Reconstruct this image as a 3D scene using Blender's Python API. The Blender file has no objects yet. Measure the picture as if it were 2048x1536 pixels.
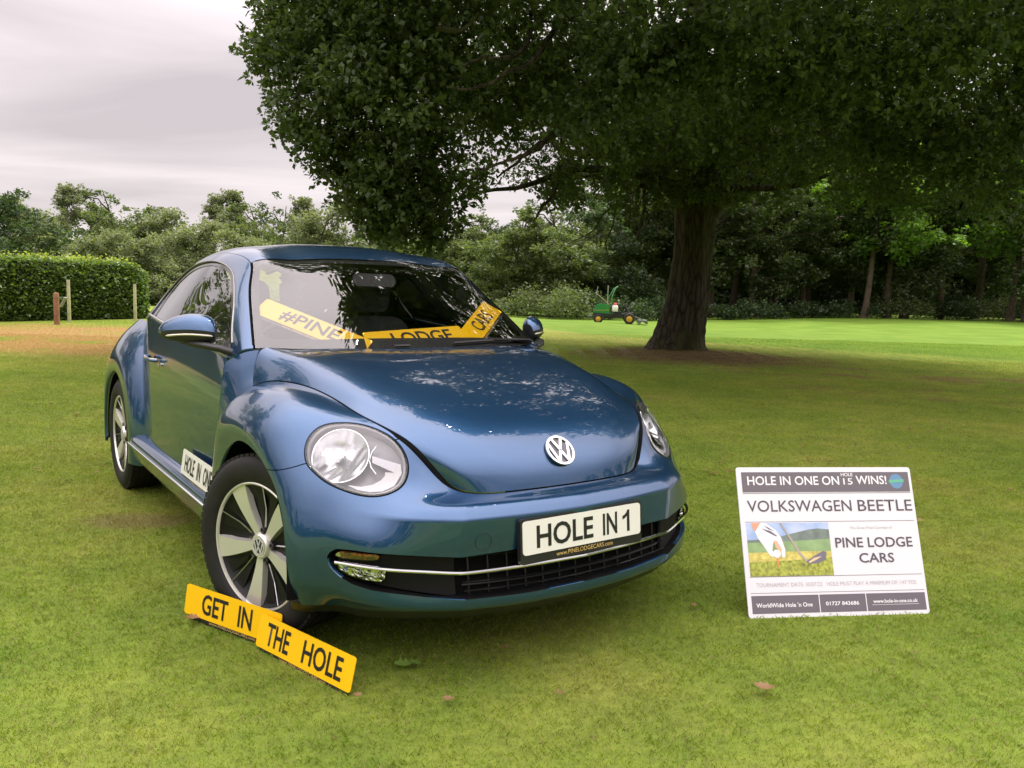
import bpy, math, random
import numpy as np
from mathutils import Matrix, Vector
# ================= camera, sky, sun, exposure =================
sc = bpy.context.scene
CAM_H = 1.27
YAW, PITCH, ROLL = math.pi/2, -0.1126, 0.0291
cam = bpy.data.cameras.new('camera'); cam_ob = bpy.data.objects.new('camera', cam)
sc.collection.objects.link(cam_ob); sc.camera = cam_ob
cam.sensor_width = 36; cam.lens = 1641.83/2048*36; cam.clip_start = 0.05; cam.clip_end = 3000
_f = np.array([0, math.cos(PITCH), math.sin(PITCH)]); _r = np.array([1.0, 0, 0]); _u = np.cross(_r, _f)
_R = math.cos(ROLL)*_r+math.sin(ROLL)*_u; _U = -math.sin(ROLL)*_r+math.cos(ROLL)*_u
cam_ob.matrix_world = Matrix(((_R[0], _U[0], -_f[0], 0), (_R[1], _U[1], -_f[1], 0), (_R[2], _U[2], -_f[2], CAM_H), (0, 0, 0, 1)))
sc.view_settings.view_transform = 'Standard'; sc.view_settings.look = 'None'
sc.view_settings.gamma = 1; sc.view_settings.use_curve_mapping = False
sc.view_settings.exposure = 0.98
sc.cycles.max_bounces = 10; sc.cycles.transparent_max_bounces = 24; sc.cycles.transmission_bounces = 6
sc.cycles.sample_clamp_indirect = 8.0; sc.cycles.caustics_reflective = False; sc.cycles.caustics_refractive = False
SUN_EL, SUN_AZ = 63.0, 36.0          # degrees; azimuth from +Y towards +X
world = bpy.data.worlds.new('World'); sc.world = world; world.use_nodes = True
wn = world.node_tree; wn.nodes.clear()
def W(t, **k):
    n = wn.nodes.new(t)
    for a, b in k.items(): setattr(n, a, b)
    return n
def _wl(a, b): wn.links.new(a, b)
_out = W('ShaderNodeOutputWorld'); _tc = W('ShaderNodeTexCoord')
_sky = W('ShaderNodeTexSky', sky_type='NISHITA', sun_disc=False)
_sky.sun_elevation = math.radians(SUN_EL); _sky.sun_rotation = math.radians(SUN_AZ)
_bg1 = W('ShaderNodeBackground'); _bg1.inputs[1].default_value = 0.08; _wl(_sky.outputs[0], _bg1.inputs[0])
# cloud deck: a plane far above, seen in perspective, with soft grey bands
_sep = W('ShaderNodeSeparateXYZ'); _wl(_tc.outputs['Generated'], _sep.inputs[0])
_zc = W('ShaderNodeMath', operation='MAXIMUM'); _zc.inputs[1].default_value = 0.0; _wl(_sep.outputs[2], _zc.inputs[0])
_za = W('ShaderNodeMath', operation='ADD'); _za.inputs[1].default_value = 0.10; _wl(_zc.outputs[0], _za.inputs[0])
_dx = W('ShaderNodeMath', operation='DIVIDE'); _dy = W('ShaderNodeMath', operation='DIVIDE')
_wl(_sep.outputs[0], _dx.inputs[0]); _wl(_za.outputs[0], _dx.inputs[1]); _wl(_sep.outputs[1], _dy.inputs[0]); _wl(_za.outputs[0], _dy.inputs[1])
_cmb = W('ShaderNodeCombineXYZ'); _wl(_dx.outputs[0], _cmb.inputs[0]); _wl(_dy.outputs[0], _cmb.inputs[1])
_map = W('ShaderNodeMapping'); _map.inputs['Scale'].default_value = (0.42, 0.8, 1); _map.inputs['Location'].default_value = (3.1, 0.7, 0)
_map.inputs['Rotation'].default_value = (0, 0, 0.25); _wl(_cmb.outputs[0], _map.inputs[0])
_n1 = W('ShaderNodeTexNoise'); _n1.inputs['Scale'].default_value = 1.15; _n1.inputs['Detail'].default_value = 5; _n1.inputs['Roughness'].default_value = 0.48
_n1.inputs['Distortion'].default_value = 0.5
_wl(_map.outputs[0], _n1.inputs[0])
_ramp = W('ShaderNodeValToRGB'); _e = _ramp.color_ramp.elements
_e[0].position = 0.34; _e[0].color = (0.365, 0.325, 0.33, 1); _e[1].position = 0.66; _e[1].color = (0.565, 0.508, 0.513, 1)
_m = _ramp.color_ramp.elements.new(0.50); _m.color = (0.455, 0.405, 0.41, 1)
_wl(_n1.outputs[0], _ramp.inputs[0])
# overcast luminance: about 2.4 times brighter overhead than near the horizon
_lum = W('ShaderNodeMapRange'); _lum.inputs['From Min'].default_value = 0.22; _lum.inputs['From Max'].default_value = 1.0
_lum.inputs['To Min'].default_value = 0.95; _lum.inputs['To Max'].default_value = 5.0; _wl(_zc.outputs[0], _lum.inputs['Value'])
_bg2 = W('ShaderNodeBackground'); _wl(_ramp.outputs[0], _bg2.inputs[0]); _wl(_lum.outputs[0], _bg2.inputs[1])
_mx = W('ShaderNodeMixShader'); _mx.inputs[0].default_value = 0.93
_wl(_bg1.outputs[0], _mx.inputs[1]); _wl(_bg2.outputs[0], _mx.inputs[2]); _wl(_mx.outputs[0], _out.inputs[0])
_sun = bpy.data.lights.new('sun', 'SUN'); _sun.energy = 2.4; _sun.angle = math.radians(11); _sun.color = (1.0, 0.95, 0.85)
sun_ob = bpy.data.objects.new('sun', _sun); sc.collection.objects.link(sun_ob)
_az, _el = math.radians(SUN_AZ), math.radians(SUN_EL)
_sd = Vector((math.sin(_az)*math.cos(_el), math.cos(_az)*math.cos(_el), math.sin(_el)))
sun_ob.rotation_euler = _sd.to_track_quat('Z', 'Y').to_euler(); sun_ob.location = _sd*60
# ================= helpers =================
rng = np.random.default_rng(7); random.seed(7)
MATS = {}
class NT:
    """small wrapper for building node materials"""
    def __init__(s, name):
        s.m = bpy.data.materials.new(name); s.m.use_nodes = True; s.t = s.m.node_tree
        s.b = s.t.nodes['Principled BSDF']; s.o = s.t.nodes['Material Output']
    def n(s, t, **k):
        n = s.t.nodes.new(t)
        for a, v in k.items():
            if a.startswith('i_'): n.inputs[a[2:].replace('_', ' ')].default_value = v
            else: setattr(n, a, v)
        return n
    def l(s, a, b): s.t.links.new(a, b)
    def noise(s, scale, detail=3, rough=.5, vec=None, dist=0):
        n = s.n('ShaderNodeTexNoise'); n.inputs['Scale'].default_value = scale; n.inputs['Detail'].default_value = detail
        n.inputs['Roughness'].default_value = rough; n.inputs['Distortion'].default_value = dist
        if vec is None:
            if not hasattr(s, 'tc'): s.tc = s.n('ShaderNodeTexCoord')
            vec = s.tc.outputs['Object']
        s.l(vec, n.inputs['Vector']); return n.outputs['Fac']
    def ramp(s, fac, *st):
        r = s.n('ShaderNodeValToRGB'); e = r.color_ramp.elements
        while len(e) < len(st): e.new(.5)
        for x, (p, c) in zip(e, st): x.position = p; x.color = (*c, 1) if len(c) == 3 else c
        s.l(fac, r.inputs[0]); return r.outputs[0]
    def bump(s, h, strength=.3, dist=.01):
        b = s.n('ShaderNodeBump'); b.inputs['Strength'].default_value = strength; b.inputs['Distance'].default_value = dist
        s.l(h, b.inputs['Height']); s.l(b.outputs[0], s.b.inputs['Normal']); return b
    def set(s, **k):
        for a, v in k.items():
            i = s.b.inputs[a.replace('_', ' ')]
            i.default_value = (*v, 1) if isinstance(v, tuple) and len(v) == 3 else v
def mat(name, col, rough=.5, metal=0.0, coat=0.0, spec=.5, var=0.0, scale=8, bump=0.0, bscale=60, sheen=0):
    if name in MATS: return MATS[name]
    t = NT(name); t.set(Base_Color=tuple(col), Roughness=rough, Metallic=metal, Coat_Weight=coat, Coat_Roughness=.03, Specular_IOR_Level=spec)
    if var:
        f = t.noise(scale, 4, .6)
        c = t.ramp(f, (.3, tuple(x*(1-var) for x in col)), (.7, tuple(min(1, x*(1+var)) for x in col)))
        t.l(c, t.b.inputs['Base Color'])
    if bump: t.bump(t.noise(bscale, 4, .6), bump, .004)
    MATS[name] = t.m; return t.m
def link(o, parent=None):
    sc.collection.objects.link(o)
    if parent is not None: o.parent = parent
    return o
def mesh(name, V, F, m, parent=None, N=None, smooth=False, sharp=None):
    me = bpy.data.meshes.new(name)
    me.from_pydata(np.asarray(V, float).tolist(), [], [tuple(f) for f in F])
    if m is not None:
        for x in (m if isinstance(m, (list, tuple)) else [m]): me.materials.append(x)
    if smooth or N is not None: me.shade_smooth()
    if N is not None: me.normals_split_custom_set_from_vertices(np.asarray(N, float).tolist())
    elif sharp is not None: me.set_sharp_from_angle(angle=math.radians(sharp))
    me.update()
    return link(bpy.data.objects.new(name, me), parent)
def empty(name, loc=(0, 0, 0), rz=0, parent=None):
    o = bpy.data.objects.new(name, None); o.location = loc; o.rotation_euler = (0, 0, rz); o.empty_display_size = .2
    return link(o, parent)
def tag(o, label=None, cat=None, group=None, kind=None):
    if label: o['label'] = label
    if cat: o['category'] = cat
    if group: o['group'] = group
    if kind: o['kind'] = kind
    return o
class MB:
    """collects simple shapes into one mesh"""
    def __init__(s): s.V = []; s.F = []; s.M = []; s.n = 0
    def add(s, V, F, mi=0):
        V = np.asarray(V, float); s.V.append(V)
        s.F += [tuple(int(i)+s.n for i in f) for f in F]; s.M += [mi]*len(F); s.n += len(V); return s
    def box(s, c, size, R=None, mi=0):
        x, y, z = np.array(size)/2
        V = np.array([(a, b, d) for d in (-z, z) for b in (-y, y) for a in (-x, x)])
        if R is not None: V = V@np.asarray(R).T
        return s.add(V+np.asarray(c), [(0, 2, 3, 1), (4, 5, 7, 6), (0, 1, 5, 4), (2, 6, 7, 3), (0, 4, 6, 2), (1, 3, 7, 5)], mi)
    def tube(s, P, r, n=8, caps=True, mi=0, flat=1.0):
        P = np.asarray(P, float); k = len(P); r = np.broadcast_to(np.asarray(r, float), (k,))
        T = np.gradient(P, axis=0); T /= np.linalg.norm(T, axis=1, keepdims=True)+1e-12
        up = np.array([0, 0, 1.0]) if abs(T[0][2]) < .9 else np.array([1.0, 0, 0])
        a = np.cross(T[0], up); a /= np.linalg.norm(a); V = []
        for i in range(k):
            a = a-T[i]*(a@T[i]); a /= np.linalg.norm(a)+1e-12; b = np.cross(T[i], a)
            th = np.linspace(0, 2*np.pi, n, endpoint=False)
            V.append(P[i]+r[i]*(np.cos(th)[:, None]*a+flat*np.sin(th)[:, None]*b))
        V = np.concatenate(V); F = []
        for i in range(k-1):
            for j in range(n):
                j2 = (j+1) % n; F.append((i*n+j, i*n+j2, (i+1)*n+j2, (i+1)*n+j))
        if caps: F += [tuple(range(n))[::-1], tuple((k-1)*n+j for j in range(n))]
        return s.add(V, F, mi)
    def lathe(s, prof, axis='y', n=48, c=(0, 0, 0), mi=0, closed=False):
        """prof: (along axis, radius)"""
        prof = np.asarray(prof, float); th = np.linspace(0, 2*np.pi, n, endpoint=False); k = len(prof)
        V = np.zeros((k, n, 3))
        ax = 'xyz'.index(axis); o = [i for i in range(3) if i != ax]
        V[:, :, ax] = prof[:, :1]; V[:, :, o[0]] = prof[:, 1:2]*np.cos(th); V[:, :, o[1]] = prof[:, 1:2]*np.sin(th)
        F = []
        for i in range(k if closed else k-1):
            i2 = (i+1) % k
            for j in range(n):
                j2 = (j+1) % n; F.append((i*n+j, i*n+j2, i2*n+j2, i2*n+j))
        return s.add(V.reshape(-1, 3)+np.asarray(c), F, mi)
    def prism(s, poly, z0, z1, mi=0, T=None):
        """polygon in local XY, from z0 to z1, optional 4x4 placement"""
        P = np.asarray(poly, float); k = len(P)
        V = np.concatenate([np.c_[P, np.full(k, z0)], np.c_[P, np.full(k, z1)]])
        if T is not None: V = V@np.asarray(T)[:3, :3].T+np.asarray(T)[:3, 3]
        F = [tuple(range(k))[::-1], tuple(range(k, 2*k))]+[(i, (i+1) % k, k+(i+1) % k, k+i) for i in range(k)]
        return s.add(V, F, mi)
    def build(s, name, m, parent=None, smooth=None):
        o = mesh(name, np.concatenate(s.V), s.F, m, parent, smooth=smooth is not None, sharp=smooth)
        if any(s.M): o.data.polygons.foreach_set('material_index', s.M)
        return o
def rrect(w, h, r, n=5, cx=0, cy=0):
    out = []
    for k, (sx, sy) in enumerate(((1, 1), (-1, 1), (-1, -1), (1, -1))):
        for i in range(n+1):
            a = math.pi/2*(k+i/n); out.append((cx+sx*(w/2-r)+r*math.cos(a), cy+sy*(h/2-r)+r*math.sin(a)))
    return out
def frame(o, ex, ey):
    """4x4 with columns ex, ey, ex x ey and origin o"""
    ex = np.asarray(ex, float); ex = ex/np.linalg.norm(ex); ey = np.asarray(ey, float); ey = ey-ex*(ex@ey); ey /= np.linalg.norm(ey)
    T = np.eye(4); T[:3, 0] = ex; T[:3, 1] = ey; T[:3, 2] = np.cross(ex, ey); T[:3, 3] = o; return T
def text(name, s, m, parent, T, box, bold=0.0, smallcaps=False, align='box', shear=0):
    """lettering fitted into box (x0, y0, x1, y1) on the XY plane of frame T"""
    cu = bpy.data.curves.new(name, 'FONT'); cu.body = s; cu.size = 1; cu.offset = bold; cu.shear = shear
    cu.resolution_u = 3; cu.fill_mode = 'FRONT'
    ob = bpy.data.objects.new(name, cu); sc.collection.objects.link(ob)
    dg = bpy.context.evaluated_depsgraph_get(); dg.update()
    me = bpy.data.meshes.new_from_object(ob.evaluated_get(dg), depsgraph=dg)
    bpy.data.objects.remove(ob); bpy.data.curves.remove(cu)
    V = np.empty(len(me.vertices)*3); me.vertices.foreach_get('co', V); V = V.reshape(-1, 3)
    lo, hi = V.min(0), V.max(0); x0, y0, x1, y1 = box
    sx = (x1-x0)/(hi[0]-lo[0]); sy = (y1-y0)/(hi[1]-lo[1])
    V[:, 0] = x0+(V[:, 0]-lo[0])*sx; V[:, 1] = y0+(V[:, 1]-lo[1])*sy; V[:, 2] = 0
    V = V@T[:3, :3].T+T[:3, 3]
    me.vertices.foreach_set('co', V.ravel()); me.materials.clear(); me.materials.append(m); me.update(); me.name = name
    return link(bpy.data.objects.new(name, me), parent)

# ================= surface tools and control nets =================
# ---------- spline surfaces ----------
def _nat(t, Y, q):
    """natural cubic spline through (t, Y) evaluated at q (first axis)"""
    n = len(t); h = np.diff(t)
    A = np.zeros((n, n)); B = np.zeros((n,) + Y.shape[1:])
    A[0, 0] = A[-1, -1] = 1
    for i in range(1, n - 1):
        A[i, i-1] = h[i-1]; A[i, i] = 2*(h[i-1]+h[i]); A[i, i+1] = h[i]
        B[i] = 6*((Y[i+1]-Y[i])/h[i] - (Y[i]-Y[i-1])/h[i-1])
    M = np.linalg.solve(A, B.reshape(n, -1)).reshape(B.shape)
    k = np.clip(np.searchsorted(t, q, side='right')-1, 0, n-2)
    hh = h[k]; a = (t[k+1]-q)/hh; b = (q-t[k])/hh
    sh = (-1,) + (1,)*(Y.ndim-1)
    a = a.reshape(sh); b = b.reshape(sh); hh = hh.reshape(sh)
    return a*Y[k]+b*Y[k+1]+((a**3-a)*M[k]+(b**3-b)*M[k+1])*hh*hh/6
def spline(P, n, closed=False):
    P = np.asarray(P, float)
    if closed: P = np.concatenate([P[-3:], P, P[:4]])
    d = np.sqrt(np.linalg.norm(np.diff(P, axis=0), axis=1)+1e-9)**1.0
    t = np.concatenate([[0], np.cumsum(d)])
    if closed:
        q = np.linspace(t[3], t[len(P)-4], n, endpoint=False)
    else: q = np.linspace(0, t[-1], n)
    return _nat(t, P, q)
def _knots(G, axis):
    d = np.linalg.norm(np.diff(G, axis=axis), axis=2).mean(axis=1-axis)
    return np.concatenate([[0], np.cumsum(np.sqrt(d+1e-6))])
def _samp(t, sub):
    q = []
    for i in range(len(t)-1):
        q += list(t[i]+(t[i+1]-t[i])*np.arange(sub[i])/sub[i])
    return np.array(q+[t[-1]])
def surface(G, step=.018, kr=(), kc=()):
    """G rows x cols x 3 control net -> verts, normals, quads, params.  kr / kc: rows / columns kept as creases"""
    G = np.asarray(G, float)
    def axis0(G, kinks):
        t = _knots(G, 0)
        L = np.linalg.norm(np.diff(G, axis=0), axis=2).max(axis=1)
        sub = [max(2, int(np.ceil(l/step))) for l in L]
        q = _samp(t, sub); br = [0]+sorted(kinks)+[len(t)-1]; out = []
        for a, b in zip(br[:-1], br[1:]):
            m = (q >= t[a]-1e-12) & (q <= t[b]+1e-12)
            if out: m &= q > t[a]+1e-12
            if b-a == 1:
                w = ((q[m]-t[a])/(t[b]-t[a]))[:, None, None]; out.append(G[a]*(1-w)+G[b]*w)
            else: out.append(_nat(t[a:b+1], G[a:b+1], q[m]))
        return np.concatenate(out), q, t
    S, q0, t0 = axis0(G, list(kr))
    S2, q1, t1 = axis0(S.transpose(1, 0, 2), list(kc))
    S = S2.transpose(1, 0, 2)
    m, n = S.shape[:2]
    du = np.gradient(S, axis=0); dv = np.gradient(S, axis=1)
    N = np.cross(du, dv); N /= np.linalg.norm(N, axis=2, keepdims=True)+1e-12
    i = np.arange(m*n).reshape(m, n)
    F = np.stack([i[:-1, :-1], i[1:, :-1], i[1:, 1:], i[:-1, 1:]], -1).reshape(-1, 4)
    pr = np.interp(q0, t0, np.arange(len(t0))); pc = np.interp(q1, t1, np.arange(len(t1)))
    UV = np.stack(np.meshgrid(pr, pc, indexing='ij'), -1).reshape(-1, 2)
    return [S.reshape(-1, 3), N.reshape(-1, 3), [tuple(f) for f in F], UV]
def orient(s, out):
    """flip so that the normals point away from the point out"""
    V, N, F, U = s
    if ((V-np.asarray(out))*N).sum() < 0:
        return [V, -N, [tuple(reversed(f)) for f in F], U]
    return s
def clip(s, f, keep=1, gap=0.0):
    """keep the part of a surface where keep*f > gap.  f: (V, UV) -> scalar per vertex"""
    V, N, F, U = s
    d = keep*f(V, U)-gap
    if (d >= 0).all(): return s
    nv = [V]; nn = [N]; nu = [U]; cache = {}; n = len(V); ev = []; out = []
    for fc in F:
        dd = d[list(fc)]
        if (dd >= 0).all(): out.append(fc); continue
        if (dd < 0).all(): continue
        g = []
        L = len(fc)
        for k in range(L):
            a, b = fc[k], fc[(k+1) % L]
            da, db = d[a], d[b]
            if da >= 0: g.append(a)
            if (da >= 0) != (db >= 0):
                e = (min(a, b), max(a, b))
                if e not in cache:
                    cache[e] = n+len(ev); x, y = e; ev.append((x, y, d[x]/(d[x]-d[y])))
                g.append(cache[e])
        if len(g) >= 3: out.append(tuple(g))
    if ev:
        A = np.array([e[0] for e in ev]); B = np.array([e[1] for e in ev]); w = np.array([e[2] for e in ev])[:, None]
        V = np.concatenate([V, V[A]*(1-w)+V[B]*w]); U = np.concatenate([U, U[A]*(1-w)+U[B]*w])
        M = N[A]*(1-w)+N[B]*w; N = np.concatenate([N, M/np.linalg.norm(M, axis=1, keepdims=True)])
    used = np.unique(np.concatenate([np.array(f) for f in out])) if out else np.array([], int)
    mp = -np.ones(len(V), int); mp[used] = np.arange(len(used))
    return [V[used], N[used], [tuple(int(mp[i]) for i in f) for f in out], U[used]]
def poly_sd(P, Q):
    """signed distance of 2D points P to the closed polygon Q, positive inside"""
    a = Q; b = np.roll(Q, -1, axis=0)
    best = np.full(len(P), 1e9); ins = np.zeros(len(P), bool)
    for i in range(len(Q)):
        e = b[i]-a[i]; w = P-a[i]
        t = np.clip((w@e)/(e@e+1e-15), 0, 1)
        best = np.minimum(best, np.hypot(*(w-t[:, None]*e).T))
        c = ((a[i, 1] > P[:, 1]) != (b[i, 1] > P[:, 1]))
        with np.errstate(divide='ignore', invalid='ignore'):
            x = (b[i, 0]-a[i, 0])*(P[:, 1]-a[i, 1])/(b[i, 1]-a[i, 1])+a[i, 0]
        ins ^= c & (P[:, 0] < x)
    return np.where(ins, best, -best)
# ---------- control nets, left half of the car (y > 0), x forward, z up ----------
SHELL = [  # columns from the nose round to the door, each listed from the lip up to the bonnet gap
 [(.792,0,.243),(.812,0,.258),(.813,0,.30),(.800,0,.383),(.798,0,.47),(.798,0,.547),(.770,0,.580),(.745,0,.590),(.722,0,.599),(.705,0,.604)],
 [(.780,.23,.245),(.800,.23,.260),(.802,.23,.30),(.785,.23,.383),(.784,.23,.47),(.784,.23,.548),(.755,.225,.581),(.732,.22,.590),(.710,.215,.598),(.692,.21,.603)],
 [(.745,.440,.250),(.765,.449,.267),(.766,.45,.31),(.752,.454,.383),(.753,.454,.47),(.754,.454,.550),(.726,.43,.583),(.700,.40,.593),(.675,.37,.600),(.657,.345,.604)],
 [(.675,.570,.250),(.700,.585,.272),(.696,.588,.32),(.69,.592,.395),(.69,.595,.47),(.680,.592,.556),(.662,.55,.590),(.645,.50,.603),(.628,.455,.612),(.611,.412,.624)],
 [(.560,.69,.24),(.605,.705,.278),(.61,.71,.33),(.615,.71,.40),(.610,.708,.48),(.580,.69,.560),(.545,.665,.612),(.538,.60,.661),(.553,.535,.690),(.566,.470,.695)],
 [(.45,.762,.237),(.478,.785,.285),(.487,.80,.33),(.49,.808,.40),(.485,.808,.48),(.460,.798,.56),(.432,.780,.635),(.420,.730,.703),(.445,.635,.763),(.490,.535,.779)],
 [(.36,.850,.228),(.375,.872,.285),(.385,.880,.33),(.386,.885,.40),(.378,.880,.48),(.358,.870,.56),(.333,.850,.645),(.318,.800,.730),(.33,.700,.803),(.345,.603,.829)],
 [(.20,.87,.25),(.20,.88,.285),(.20,.89,.33),(.20,.893,.40),(.20,.896,.50),(.19,.897,.60),(.18,.893,.69),(.172,.860,.785),(.185,.765,.853),(.196,.625,.860)],
 [(0,.88,.25),(0,.89,.285),(0,.895,.33),(0,.90,.40),(0,.903,.50),(0,.905,.62),(0,.907,.715),(0,.890,.790),(0,.800,.880),(.003,.660,.894)],
 [(-.2,.88,.25),(-.2,.89,.285),(-.2,.895,.33),(-.2,.90,.40),(-.2,.903,.50),(-.2,.905,.61),(-.2,.907,.70),(-.2,.893,.775),(-.2,.815,.868),(-.215,.697,.897)],
 [(-.40,.885,.25),(-.40,.89,.285),(-.405,.90,.33),(-.41,.903,.40),(-.41,.905,.48),(-.40,.905,.56),(-.385,.903,.64),(-.37,.892,.73),(-.35,.830,.825),(-.335,.733,.878)],
 [(-.50,.860,.25),(-.505,.865,.285),(-.51,.872,.33),(-.51,.877,.40),(-.51,.877,.48),(-.50,.874,.56),(-.485,.870,.64),(-.46,.860,.715),(-.43,.82,.79),(-.40,.752,.851)],
 [(-.57,.835,.25),(-.575,.840,.285),(-.58,.842,.33),(-.58,.843,.40),(-.58,.843,.48),(-.575,.840,.56),(-.565,.835,.63),(-.54,.828,.70),(-.50,.805,.77),(-.445,.765,.835)],
]
BONNET = [
 [(.702,0,.607),(.693,.18,.606),(.675,.28,.605),(.655,.345,.606),(.632,.385,.612),(.611,.412,.628)],
 [(.688,0,.655),(.680,.18,.655),(.662,.29,.655),(.642,.36,.658),(.620,.405,.664),(.588,.445,.668)],
 [(.650,0,.712),(.643,.19,.711),(.628,.31,.710),(.606,.385,.712),(.584,.44,.715),(.552,.487,.716)],
 [(.560,0,.792),(.553,.20,.791),(.538,.34,.789),(.516,.425,.788),(.495,.485,.787),(.466,.549,.788)],
 [(.41,0,.868),(.403,.22,.867),(.390,.37,.864),(.373,.47,.859),(.355,.54,.849),(.332,.607,.833)],
 [(.21,0,.933),(.205,.24,.932),(.195,.40,.929),(.185,.51,.921),(.175,.58,.904),(.16,.635,.866)],
 [(.0,0,.978),(0,.26,.977),(-.01,.44,.974),(-.02,.55,.965),(-.03,.62,.944),(-.04,.668,.896)],
 [(-.17,0,1.0),(-.17,.28,.999),(-.19,.47,.997),(-.205,.585,.991),(-.215,.650,.972),(-.232,.703,.897)],
 [(-.27,0,1.008),(-.28,.29,1.008),(-.30,.49,1.006),(-.335,.61,1.000),(-.345,.680,.98),(-.35,.735,.872)],
 [(-.31,0,1.010),(-.32,.30,1.010),(-.36,.50,1.008),(-.405,.63,1.006),(-.437,.703,.998),(-.405,.748,.856)],
]
CORE = [  # cross-sections from the foot of the windscreen to the tail
 [(-.335,0,1.008),(-.348,.30,1.008),(-.385,.52,1.007),(-.478,.718,1.007),(-.53,.765,.982),(-.565,.800,.968),(-.575,.824,.80),(-.58,.840,.55),(-.58,.850,.33)],
 [(-.53,0,1.163),(-.545,.27,1.160),(-.580,.475,1.150),(-.665,.670,1.143),(-.745,.748,1.068),(-.80,.812,.992),(-.82,.835,.80),(-.83,.850,.55),(-.83,.860,.33)],
 [(-.73,0,1.300),(-.742,.26,1.296),(-.775,.445,1.284),(-.845,.615,1.272),(-1.00,.738,1.148),(-1.08,.820,1.015),(-1.09,.842,.80),(-1.10,.856,.55),(-1.10,.865,.33)],
 [(-.905,0,1.402),(-.913,.25,1.397),(-.930,.42,1.386),(-.970,.572,1.366),(-1.22,.724,1.197),(-1.35,.824,1.037),(-1.36,.846,.80),(-1.37,.858,.55),(-1.37,.866,.33)],
 [(-1.17,0,1.472),(-1.17,.25,1.465),(-1.18,.42,1.449),(-1.21,.580,1.412),(-1.48,.718,1.228),(-1.62,.820,1.058),(-1.63,.846,.80),(-1.64,.856,.55),(-1.64,.864,.33)],
 [(-1.48,0,1.486),(-1.48,.25,1.479),(-1.49,.42,1.460),(-1.53,.582,1.415),(-1.77,.705,1.240),(-1.90,.806,1.076),(-1.91,.838,.80),(-1.92,.846,.55),(-1.92,.855,.33)],
 [(-1.83,0,1.462),(-1.83,.25,1.454),(-1.84,.42,1.432),(-1.87,.572,1.380),(-2.06,.682,1.226),(-2.18,.775,1.078),(-2.19,.815,.80),(-2.20,.825,.55),(-2.20,.83,.33)],
 [(-2.18,0,1.388),(-2.18,.24,1.378),(-2.18,.40,1.352),(-2.19,.545,1.295),(-2.33,.648,1.165),(-2.45,.725,1.045),(-2.47,.765,.80),(-2.48,.78,.55),(-2.48,.78,.33)],
 [(-2.52,0,1.260),(-2.52,.23,1.248),(-2.52,.38,1.220),(-2.51,.505,1.165),(-2.59,.600,1.070),(-2.68,.660,.975),(-2.72,.70,.78),(-2.74,.72,.55),(-2.74,.72,.33)],
 [(-2.84,0,1.085),(-2.84,.22,1.075),(-2.83,.36,1.050),(-2.81,.465,1.000),(-2.86,.55,.930),(-2.92,.600,.845),(-2.97,.63,.70),(-2.99,.65,.50),(-2.99,.65,.30)],
 [(-3.13,0,.86),(-3.12,.21,.85),(-3.11,.33,.83),(-3.08,.43,.79),(-3.10,.50,.74),(-3.13,.54,.68),(-3.17,.56,.58),(-3.19,.57,.45),(-3.17,.57,.28)],
 [(-3.33,0,.60),(-3.32,.20,.59),(-3.31,.32,.575),(-3.29,.40,.55),(-3.28,.45,.53),(-3.27,.48,.50),(-3.27,.50,.45),(-3.27,.51,.38),(-3.22,.50,.25)],
]
BASE = [
 [(-.445,.709,1.001),(-.51,.752,.985),(-.572,.803,.945)],
 [(-.432,.727,.95),(-.50,.772,.93),(-.578,.815,.90)],
 [(-.420,.738,.90),(-.49,.785,.87),(-.583,.824,.83)],
 [(-.40,.755,.85),(-.49,.803,.79),(-.585,.832,.73)],
 [(-.42,.785,.76),(-.50,.820,.68),(-.585,.840,.60)],
]
RA = np.radians([-28, -10, 8, 25, 45, 68, 90, 115, 140, 165, 190, 210])
RR = [(.385,.890),(.389,.903),(.425,.907),(.47,.902),(.52,.885),(.575,.855),(.63,.815),(.70,.74)]
RK = [.80,.80,.82,.88,.97,1.0,1.0,1.02,1.08,1.12,1.10,1.05]
REAR = [[(-2.537+(.385+(r-.385)*k)*np.cos(a), y-(.02 if np.degrees(a)>150 else 0)*(r-.385)*8, .334+(.385+(r-.385)*k)*np.sin(a)) for r, y in RR] for a, k in zip(RA, RK)]
SHELLG = np.array(SHELL).transpose(1, 0, 2)

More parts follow.
